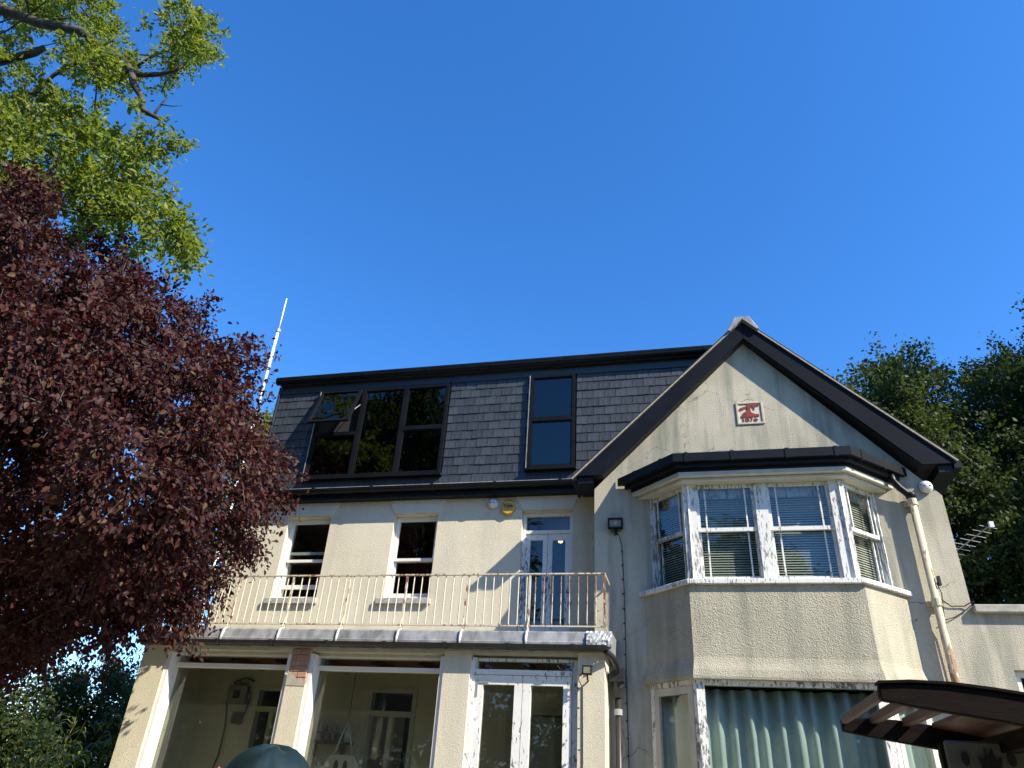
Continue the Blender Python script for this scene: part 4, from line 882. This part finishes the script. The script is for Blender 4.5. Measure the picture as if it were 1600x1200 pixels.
OAK = [(-12.21,6.08,16.21),(-19.13,5.88,20.19),(-16.94,6.94,18.18),(-10.21,5.57,10.37),(-14.53,5.07,16.18),(-13.97,6.71,19.30),(-8.80,5.62,10.27),(-11.95,5.37,10.03),(-16.25,6.46,14.70),(-15.68,6.92,12.98),(-15.42,5.60,16.34),(-13.91,5.26,13.61),(-11.76,6.57,11.96),(-17.70,6.18,19.34),(-11.03,6.92,14.13),(-11.68,7.33,12.40),(-7.19,5.80,8.46),(-16.25,5.87,16.46),(-10.95,7.19,12.32),(-15.58,7.12,21.91),(-12.38,6.76,12.16),(-13.13,5.81,13.57),(-21.44,6.66,23.02),(-15.45,5.55,15.13),(-14.26,5.86,12.23),(-15.92,6.84,20.52),(-12.66,5.44,11.60),(-15.19,7.09,17.94),(-8.65,6.42,13.52),(-22.21,7.08,24.38),(-13.81,6.83,16.90),(-14.47,6.62,14.32),(-11.24,5.53,15.86),(-7.28,5.24,8.63),(-18.15,6.08,20.15),(-7.94,5.68,8.32),(-11.28,5.84,14.91),(-6.46,5.78,7.77),(-14.78,6.01,14.17),(-9.59,6.76,10.47),(-11.45,6.94,14.58),(-11.62,6.84,15.49),(-11.99,7.41,12.05),(-8.52,6.73,10.12),(-15.07,6.16,13.12),(-20.96,7.34,21.42),(-7.76,6.02,10.20),(-10.59,5.71,14.74),(-11.23,7.44,11.62),(-12.79,6.79,12.71),(-8.68,5.07,9.03),(-16.23,5.22,18.28),(-15.64,6.67,21.50),(-8.39,6.45,9.18),(-14.56,5.38,14.12),(-14.15,5.56,17.64),(-11.01,5.93,10.09),(-14.24,6.09,14.34),(-15.79,6.13,20.43),(-9.24,6.93,11.16),(-9.85,7.11,10.83),(-12.89,5.75,16.09),(-13.56,6.89,12.10),(-15.02,6.79,13.94),(-16.39,6.45,20.09),(-13.96,5.66,16.96),(-12.08,5.02,15.62),(-10.68,6.74,10.23),(-12.64,6.01,16.74),(-9.30,5.76,8.86),(-9.77,5.46,8.69),(-13.52,6.63,17.40),(-15.10,7.09,17.18),(-14.72,6.52,19.80),(-12.60,5.66,10.58),(-15.56,5.75,18.51),(-19.06,7.21,18.17),(-8.58,5.40,11.24),(-11.09,6.97,14.15),(-16.95,5.77,16.98),(-11.31,6.20,9.65),(-11.22,6.50,11.41),(-14.20,7.07,15.43),(-14.46,6.46,15.41),(-14.89,7.14,11.86),(-21.00,6.46,22.14),(-9.74,5.01,9.39),(-7.46,6.38,9.03),(-13.91,6.88,16.51),(-12.31,7.13,11.10),(-8.99,6.84,14.12),(-8.16,6.11,9.76),(-15.42,5.97,17.60),(-9.50,7.21,14.66),(-10.85,6.42,13.49),(-14.64,6.99,17.38),(-10.73,6.21,11.69),(-15.78,6.94,16.89),(-11.48,5.48,11.47),(-13.68,5.55,18.30),(-16.63,6.94,18.53),(-14.78,5.61,16.79),(-20.17,6.65,20.44),(-13.14,7.19,15.88),(-16.37,5.77,19.78),(-17.12,7.33,17.45),(-12.56,5.77,13.52),(-9.25,6.69,9.52),(-12.81,4.95,15.18),(-9.71,4.97,13.22),(-17.36,7.10,19.35),(-10.31,5.48,9.46),(-12.28,6.78,13.39),(-12.44,7.09,16.50),(-15.28,6.32,14.42),(-20.90,7.21,23.12),(-17.44,7.15,16.80),(-17.64,6.62,16.77),(-12.44,5.79,18.46),(-14.73,6.62,18.90),(-11.06,7.24,14.22),(-13.28,6.21,19.27),(-11.79,6.59,13.01),(-10.17,6.88,13.61),(-13.17,7.25,13.70),(-13.69,6.53,10.79),(-10.26,6.93,11.91),(-21.30,6.98,21.14),(-12.71,6.38,11.48),(-16.62,7.08,18.57),(-17.83,6.87,17.76),(-7.73,5.79,12.59),(-12.05,6.15,11.45),(-13.64,5.83,12.46),(-10.79,5.37,9.02),(-10.43,6.30,10.06),(-10.05,7.46,14.89),(-12.11,5.34,12.46),(-9.06,6.25,10.54),(-12.70,5.08,12.42),(-12.02,7.05,15.97),(-12.49,5.31,16.83),(-7.09,6.47,8.37),(-17.76,6.84,16.08),(-18.31,6.53,17.90),(-16.28,5.92,15.37),(-16.88,6.24,17.79),(-19.70,6.75,20.08),(-13.86,5.20,15.09),(-8.07,6.07,13.18)]
BACKOAK = [(9.26,19.87,6.05),(7.86,20.14,7.29),(3.45,15.43,8.86),(4.99,15.73,10.35),(6.03,19.29,10.38),(9.82,17.90,7.32),(6.93,17.19,7.58),(11.52,20.80,9.09),(5.01,19.53,8.71),(5.35,17.14,11.04),(6.98,19.47,9.17),(2.92,18.00,8.53),(7.09,18.27,9.98),(5.34,18.63,7.13),(6.88,18.86,7.28),(6.65,16.00,7.68),(10.57,21.12,7.93),(11.20,20.22,12.93),(8.14,15.88,10.04),(7.54,19.30,7.05),(9.92,19.64,10.36),(8.41,21.46,9.45),(8.57,19.79,9.85),(7.87,17.21,9.56),(7.69,15.76,9.03),(4.01,18.64,10.97),(9.71,21.09,10.47),(5.96,19.56,11.42),(10.42,21.66,11.39),(8.83,17.58,5.91),(11.75,22.29,10.44),(5.20,18.98,8.08),(10.72,17.53,12.04),(12.54,20.93,10.19),(10.76,20.62,6.62),(4.79,20.35,7.93),(8.96,19.21,12.45),(10.58,18.01,8.22),(3.10,14.77,6.91),(3.74,14.84,7.95),(8.66,20.70,9.96),(7.68,19.11,8.31),(8.31,16.26,5.88),(12.07,21.69,9.42),(8.15,16.34,9.39),(9.15,18.96,7.60),(5.59,20.55,11.80),(9.67,18.89,10.49),(9.89,19.53,11.99),(8.74,21.18,11.22),(4.17,15.49,9.48),(5.80,21.09,7.15),(9.80,18.62,12.42),(8.17,17.48,8.66),(2.60,14.78,8.41),(11.91,21.58,13.08),(9.73,18.27,5.71),(12.90,21.72,10.80),(5.95,16.68,8.26),(11.53,21.82,12.06),(4.51,16.98,9.54),(6.75,21.00,6.62),(8.86,19.68,8.05),(7.71,21.39,10.62),(3.02,18.95,11.41),(7.39,16.69,10.71),(11.44,21.91,9.10),(8.05,17.44,6.97),(6.22,17.57,10.09),(4.30,19.64,9.17),(5.63,17.58,9.38),(4.66,15.67,8.15),(8.80,21.32,6.92),(8.51,19.11,10.69),(6.61,16.47,8.51),(6.05,19.22,6.65),(5.92,18.57,12.11),(8.01,18.45,11.25),(6.63,20.86,9.07),(5.75,18.55,9.06),(8.78,17.48,11.19),(13.36,20.61,13.81),(3.53,17.07,7.11),(5.20,15.87,6.70),(9.66,17.15,7.45),(7.43,18.81,5.84),(12.37,21.80,8.48),(9.02,18.69,10.02),(4.16,19.29,7.31),(6.20,19.68,5.73),(3.26,19.14,8.12),(5.37,20.51,6.53),(2.31,16.75,7.70),(7.46,20.89,9.86),(6.91,17.34,5.78),(9.28,17.05,9.55),(9.01,17.37,8.13),(11.82,20.58,10.14),(4.45,18.59,7.79),(5.07,17.24,7.42),(7.37,20.03,12.84),(10.78,18.11,11.40),(2.94,16.30,7.68),(10.48,20.31,5.92),(11.87,20.68,10.87),(9.97,20.90,8.29),(4.29,16.06,4.99),(10.48,16.97,11.44),(9.97,17.79,12.79),(10.89,20.95,10.18),(11.76,20.92,14.15),(4.96,16.73,6.76),(4.95,20.06,12.04),(8.23,18.49,9.37),(8.81,20.81,7.55),(6.11,15.14,7.38),(9.41,20.28,9.41),(10.26,18.98,8.22),(14.06,21.22,14.06),(9.55,20.12,11.57),(4.35,18.22,7.14),(3.86,15.41,6.45),(3.45,15.63,9.70),(5.20,15.18,7.92),(4.40,20.41,11.32),(5.95,21.09,8.79),(5.46,18.79,9.74),(6.47,18.53,6.67),(4.16,17.59,10.13),(3.47,19.15,10.19),(10.32,21.25,7.11),(12.00,18.17,11.82),(6.24,15.48,6.57),(7.32,20.67,7.38),(9.62,16.44,9.74),(10.89,19.95,9.63),(7.90,16.78,5.43),(1.94,15.35,8.45),(6.17,16.80,10.05),(11.19,22.15,9.89),(6.71,21.42,9.90),(11.31,19.54,8.80),(12.62,20.01,13.56),(6.16,20.43,7.11),(12.12,19.77,11.81),(4.84,20.03,6.36),(4.12,15.02,8.78),(5.18,17.46,6.28),(8.93,16.30,10.01),(4.75,18.09,5.97),(5.40,20.79,9.49),(5.09,15.42,6.06),(3.44,15.86,8.17),(10.57,18.55,8.82),(4.10,15.54,7.69),(9.18,21.44,9.27),(3.89,20.23,9.43),(10.20,18.35,10.73),(12.54,20.28,12.38),(8.05,21.26,7.54),(11.79,21.39,8.62),(7.97,17.50,5.91),(6.96,17.27,8.75),(12.42,21.25,12.67),(2.01,15.18,9.38),(7.56,19.93,11.02),(10.71,18.41,13.51),(10.63,17.19,10.46),(9.82,19.10,6.74),(3.88,19.86,7.79),(9.62,18.50,9.04),(9.64,17.12,8.60),(5.17,18.03,8.59),(8.99,21.80,7.47),(6.34,16.40,5.21),(10.16,20.66,11.39),(9.91,17.03,12.18),(11.86,19.25,12.54),(4.74,18.62,9.67),(4.47,20.87,10.01),(7.36,18.93,10.06),(8.28,20.09,11.14),(11.13,19.04,11.79),(11.33,22.16,7.35),(4.93,15.22,9.66),(6.70,19.61,11.07),(8.78,20.75,6.10),(10.62,18.24,12.57),(9.91,21.37,12.53),(13.42,21.20,11.92),(3.27,17.49,9.00),(7.98,21.11,6.25),(10.68,20.27,7.81),(9.65,21.29,7.48),(4.02,17.53,8.09),(8.87,18.43,6.85),(5.44,20.03,9.93),(7.54,18.75,7.68),(12.44,20.83,14.96),(11.82,20.07,13.29),(7.54,18.29,8.63),(5.47,16.22,10.74),(9.55,21.99,10.32),(4.89,19.18,11.41),(4.46,20.02,10.01),(12.60,22.18,9.17),(10.31,20.98,13.48),(8.47,16.76,10.64),(7.41,16.52,7.35),(5.28,15.15,8.90),(5.82,19.81,8.30),(12.50,19.82,10.99),(9.07,20.57,12.52),(6.13,17.42,8.76),(10.43,18.35,7.45),(3.14,18.04,10.40),(6.17,20.65,10.78),(9.45,18.03,6.44),(8.62,19.91,12.41),(3.46,16.10,6.23),(7.82,19.32,11.39),(3.31,16.68,10.39),(8.81,17.19,7.04),(7.41,20.03,8.66),(2.88,15.35,6.46),(5.30,19.01,10.71),(10.55,22.36,11.67),(11.71,19.46,10.14),(7.41,17.79,6.70),(11.56,19.60,14.26)]
HEDGE = [(-9.11,11.56,1.67),(-11.98,12.94,1.56),(-10.86,13.41,2.22),(-11.60,12.32,2.96),(-11.01,12.71,2.81),(-10.95,13.08,1.47),(-9.72,11.89,1.57),(-10.51,12.04,1.89),(-11.88,12.37,2.48),(-9.94,13.34,1.04),(-9.45,12.20,1.19),(-11.29,13.16,3.13),(-10.47,13.19,1.70),(-9.73,11.73,2.26),(-12.05,13.21,2.02),(-9.57,12.68,1.36),(-10.44,12.05,0.94),(-9.58,12.67,1.91),(-9.01,11.99,1.39),(-10.67,11.80,1.18),(-11.39,13.29,2.20),(-9.39,11.59,2.09),(-10.21,12.38,2.58),(-9.59,12.91,1.01),(-11.37,12.96,1.25),(-9.12,12.38,0.96),(-10.43,11.88,3.04),(-9.39,11.62,2.52),(-10.59,12.55,2.32),(-11.41,12.43,2.14),(-11.11,12.76,2.39),(-11.34,12.95,1.95),(-11.96,12.70,3.13),(-10.13,12.80,1.33),(-9.58,12.28,2.74),(-10.29,11.78,1.30),(-10.67,13.18,0.90),(-11.90,12.97,2.81),(-9.43,12.21,2.15),(-11.40,12.21,1.72)]
CONIFER = [(-11.88,16.23,10.83),(-12.18,16.25,9.75),(-11.68,16.55,9.60),(-11.68,16.00,8.91),(-11.42,15.36,9.82),(-11.20,15.88,8.83),(-11.97,16.60,9.19),(-11.24,15.69,10.40),(-11.86,16.33,10.11),(-11.51,15.60,9.15),(-11.46,16.12,9.54),(-11.18,15.48,8.93),(-11.96,16.01,10.43),(-11.95,15.99,9.55),(-10.94,15.52,9.31),(-10.78,15.33,8.80),(-11.29,15.74,9.60),(-12.23,16.42,10.72),(-12.28,16.44,10.24),(-11.47,16.05,10.37),(-11.51,16.41,9.21),(-11.67,15.73,9.95)]
LIMB_A = [(-15.32,6.30,16.66),(-13.21,6.00,15.28),(-12.51,6.00,14.86),(-11.81,6.00,14.39),(-11.21,6.00,14.09),(-10.45,6.00,13.70),(-9.96,6.00,13.21),(-9.44,6.00,12.81),(-9.01,6.00,12.40),(-8.73,6.00,12.04)]
LIMB_B = [(-8.73,6.00,12.04),(-8.57,6.00,11.70),(-8.28,6.00,11.33),(-8.09,6.00,10.93),(-7.79,5.95,10.68),(-7.60,5.95,10.55)]
LIMB_C = [(-8.73,6.00,12.04),(-8.58,6.10,12.09),(-8.23,6.10,12.02),(-7.93,6.10,12.04),(-7.81,6.10,12.19)]
LIMB_D = [(-14.23,6.50,14.33),(-12.79,6.30,13.88),(-12.33,6.30,13.90),(-11.95,6.30,13.92),(-11.77,6.30,14.04)]
LIMB_E = [(-9.62,6.30,9.69),(-9.69,6.30,9.97),(-9.80,6.30,10.26),(-9.90,6.30,10.69),(-9.65,6.30,10.96),(-9.30,6.30,11.04)]
TWIG_F = [(-7.76,5.95,10.67),(-7.73,5.95,10.85),(-7.69,5.95,11.00),(-7.64,5.95,11.08)]
TWIG_G = [(-7.71,5.95,10.92),(-7.42,5.90,10.75),(-7.21,5.90,10.71)]
TWIG_H = [(-7.79,6.10,12.50),(-7.47,6.10,12.30),(-7.12,6.10,12.14)]
tree('copper_plum_tree', 'purple leaved tree in front of the left end of the verandah', (-8.3, 4.9, 0), [(-8.3, 4.9, 0), (-8.15, 5.0, 1.4), (-7.9, 5.2, 2.6), (-7.6, 5.5, 3.8), (-7.4, 5.7, 5.0)], .20,
     COPPER, .43, 17, 48, .058, M['copper_leaf'], M['bark_dark'], .009, droop=.55, width=.62, up=.55, fold=.35, spread=.55)
tree('oak_tree', 'tall green oak reaching in at the upper left of the picture', (-15.5, 6.6, 0), [(-15.5, 6.6, 0), (-15.4, 6.5, 4), (-15.2, 6.4, 8), (-15.0, 6.3, 11.5), (-15.3, 6.3, 14.5), (-15.6, 6.3, 16.5)], .42,
     OAK, .48, 15, 34, .10, M['oak_leaf'], M['bark'], .014,
     [(LIMB_A, .12, .06), (LIMB_B, .065, .03), (LIMB_C, .06, .02), (LIMB_D, .11, .06), (LIMB_E, .08, .03), (TWIG_F, .022, .01), (TWIG_G, .012, .004), (TWIG_H, .012, .004)],
     droop=.1, width=.5, up=.5, fold=.4, spread=.95, tmin=.55)
tree('background_oak_tree', 'large dark green oak behind the gabled wing and annexe', (9.6, 19.5, 0), [(9.6, 19.5, 0), (9.6, 19.4, 4), (9.5, 19.2, 7), (9.4, 19, 10)], .5,
     BACKOAK, .92, 22, 60, .105, M['backoak_leaf'], M['bark_dark'], .02, droop=.1, width=.65, up=.6, two=False, spread=.9, tmin=.4)
bb = MB()
shade = [(17.5 + rng.gauss(0, 2.0), 15.6 + rng.gauss(0, 2.6), 12.5 + rng.gauss(0, 3.6)) for _ in range(150)]
tree('tall_side_tree', 'tall leafy tree standing right of the annexe beyond the picture edge', (17.5, 15, 0), [(17.5, 15, 0), (17.5, 15, 6), (17.4, 15, 11)], .4, shade, 1.5, 18, 30, .36, M['backoak_leaf'], M['bark_dark'], .02, two=False, tw=False)
tree('hedge_bush', 'rounded green bush beyond the left corner of the verandah', (-11, 12.4, 0), [(-11, 12.4, 0), (-11, 12.4, 1.0)], .09,
     HEDGE, .52, 18, 60, .08, M['hedge_leaf'], M['bark_dark'], .008, cat='bush', two=False, droop=.1, spread=.8, tw=False)
low = [(-14.5 + rng.uniform(-4.5, 4), 13 + rng.uniform(-1.5, 2.5), rng.uniform(.3, 2.7)) for _ in range(60)] + [(-11.2 + rng.uniform(-2.2, 1.2), 9.7 + rng.uniform(-.8, 1.0), rng.uniform(.3, 2.6)) for _ in range(46)]
tree('dark_shrub', 'dark evergreen shrub in shade below the purple leaved tree', (-14.5, 13.4, 0), [(-14.5, 13.4, 0), (-14.5, 13.4, 1.2)], .1, low, .72, 18, 56, .09, M['backoak_leaf'], M['bark_dark'], .01, cat='shrub', two=False, tw=False)
tree('conifer_tree', 'light green tree top between the purple leaves and the slate corner', (-11.6, 16, 0), [(-11.6, 16, 0), (-11.6, 16, 5), (-11.6, 16, 9.4)], .16,
     CONIFER + [(-11.6 + rng.gauss(0, .7), 16 + rng.gauss(0, .6), rng.uniform(6, 9.2)) for _ in range(16)], .5, 10, 30, .1, M['oak_leaf'], M['bark'], .012, two=False, tw=False)
# bamboo clump: canes with long arching leaves
bt = thing('bamboo_clump', (-8.25, 8.9, 0), 'bamboo with long arching yellow green leaves in front of the bush', 'bamboo')
cn = MB(); V, L_, N_ = [], [], []
for i in range(34):
    x, y = -8.25 + rng.gauss(0, .40), 8.9 + rng.gauss(0, .3); h = rng.uniform(1.7, 2.6); lx, ly = rng.gauss(0, .3), rng.gauss(0, .25)
    pts = [Vector((x + lx * t * t, y + ly * t * t, h * t * (1 - .08 * t))) for t in (0, .35, .7, 1)]; cn.tube(pts, [.011, .010, .007, .003], 5, False)
    for k in range(30):
        t = rng.uniform(.35, 1); a = rng.uniform(0, 6.28); p = Vector((x + lx * t * t, y + ly * t * t, h * t * (1 - .08 * t)))
        d = Vector((math.cos(a), math.sin(a), rng.uniform(-.1, .9))).normalized(); s = rng.uniform(.14, .30); w_ = d.cross(Vector((0, 0, 1))).normalized() * .014
        p0 = p + d * .04; p1 = p0 + d * s * .5; p2 = p0 + d * s * .9 + Vector((0, 0, -s * .25)); p3 = p0 + d * s * 1.1 + Vector((0, 0, -s * .55))
        V += [p0 - w_ * .3, p0 + w_ * .3, p1 - w_, p1 + w_, p2 - w_ * .7, p2 + w_ * .7, p3, p3 + w_ * .05]
cn.build('cane', M['bamboo_leaf'], bt, 0, True)
n = len(V) // 8; b_ = (np.arange(n) * 8)[:, None]
np_mesh('foliage', np.array([tuple(v) for v in V]), np.concatenate([b_ + np.array(q) for q in ([0, 1, 3, 2], [2, 3, 5, 4], [4, 5, 7, 6])], 0), M['bamboo_leaf'], bt)
# plants whose tips reach the bottom edge
def small_plant(name, label, base, h, n, size, lm, **kw):
    t = thing(name, base, label, 'plant'); st = MB(); cl = []
    for i in range(n):
        x, y = base[0] + rng.gauss(0, .10), base[1] + rng.gauss(0, .08); hh = h * rng.uniform(.75, 1)
        st.tube([(base[0], base[1], .1), ((x + base[0]) / 2, y, hh * .5), (x, y, hh)], [.007, .006, .003], 4, False)
        cl += [(x, y, hh * q) for q in (.55, .7, .8, .88, .94)]
    leaves('foliage', cl, .10, 5, 10, size, lm, t, (base[0], base[1], h * .5), twigs=None, two=False, **kw); st.build('stem', M['bark'], t); return t
small_plant('leafy_shrub', 'small light green shrub tip below the second verandah window', (-2.48, 7.55, 0), 1.78, 9, .05, M['bamboo_leaf'], droop=-.5, width=.4)
small_plant('variegated_plant', 'green and white variegated plant below the first verandah window', (-3.65, 4.9, 0), 1.72, 7, .05, M['variegated'], width=.8)
fp = thing('flowering_plant', (-3.12, 4.8, 0), 'tall stem with a pink flower beside the dark green cover', 'flower')
q = MB(); q.tube([(-3.12, 4.8, 0), (-3.14, 4.8, .85), (-3.15, 4.8, 1.62)], .008, 6); q.build('stem', M['bamboo_leaf'], fp)
leaves('petal', [(-3.15, 4.8, 1.645)], .03, 10, 5, .035, M['pink'], fp, (-3.16, 4.8, 1.5), two=False, width=.8)
# what stands behind the viewer: seen in the window glass
def crown_pts(c, r, n): 
    o = []
    while len(o) < n:
        p = Vector((rng.uniform(-1, 1), rng.uniform(-1, 1), rng.uniform(-1, 1)))
        if .25 < p.length < 1: o.append((c[0] + p.x * r[0], c[1] + p.y * r[1], c[2] + p.z * r[2]))
    return o
for (x, y, h, rx, rz, lab) in ((-12.5, -9, 17, 5.0, 8.5, 'great garden tree behind the viewer at the left'), (-20, -4, 14, 5.5, 7, 'broad garden tree left behind the viewer'), (2.6, -15, 11.5, 2.4, 6.0, 'narrow pointed tree behind the viewer'), (-24, 6, 12, 5, 6, 'far garden tree at the left beyond the oak')):
    tree('garden_tree', lab, (x, y, 0), [(x, y, 0), (x, y, h * .4), (x, y, h * .75)], .35, crown_pts((x, y, h * .62), (rx, rx, h * .4), 150), 1.6, 18, 34, .30, M['backoak_leaf'], M['bark_dark'], .03, two=False, tw=False)
hc = [(-30 + i * .75 + rng.gauss(0, .5), -17 + 3.5 * math.sin(i * .15) + rng.gauss(0, 1), rng.uniform(.4, 7.5 + 1.5 * math.sin(i * .5))) for i in range(80) for _ in range(10)]
wd = leaves('garden_woodland', hc, 1.3, 9, 20, .34, M['backoak_leaf'], None, (0, -17, 2), two=False)
tag(wd, 'far hedge of dark shrubs closing the garden behind the viewer', 'hedge', None, 'stuff')
# white pole and TV aerial
pl = thing('white_pole', (-10.43, 14, 0), 'slim white pole rising behind the left end of the slate storey', 'pole')
q = MB(); q.tube([(-10.43, 14, 0), (-10.43, 14, 9.6)], .05, 10); q.build('lower_section', M['pole_white'], pl, 0, True)
q = MB(); q.tube([(-10.43, 14, 9.6), (-10.44, 14, 12.35)], .038, 10); q.build('middle_section', M['pole_white'], pl, 0, True)
q = MB(); q.tube([(-10.44, 14, 12.35), (-10.45, 14, 13.45)], [.022, .016], 8); q.build('tip', M['pole_white'], pl, 0, True)
for z in (9.6, 11.2, 12.35): q = MB(); q.lathe([(.045, -.05), (.062, -.045), (.062, .045), (.04, .05)], (-10.435, 14, z), k=10); q.build('collar', M['alu'], pl)
ta = thing('tv_aerial', (4.22, 12.2, 3.62), 'many toothed television aerial on a mast above the annexe roof', 'aerial')
q = MB(); q.tube([(4.12, 12.2, 3.62), (4.12, 12.2, 5.6)], .018, 8); q.build('mast', M['alu'], ta)
A_, B_ = Vector((4.05, 12.35, 5.36)), Vector((4.50, 11.6, 5.62)); d = (B_ - A_).normalized(); sd = d.cross(Vector((0, 0, 1))).normalized()
q = MB(); q.tube([A_, B_], .012, 6); q.build('boom', M['alu'], ta)
for i in range(8):
    p = A_.lerp(B_, i / 7.5); hw = .24 - .010 * i; q = MB(); q.tube([p - sd * hw, p + sd * hw], .0045, 5); q.build('element', M['alu'], ta)
q = MB(); q.box(B_.x - .03, B_.x + .03, B_.y - .03, B_.y + .03, B_.z - .045, B_.z + .045); q.build('end_cap', M['plastic_white'], ta)
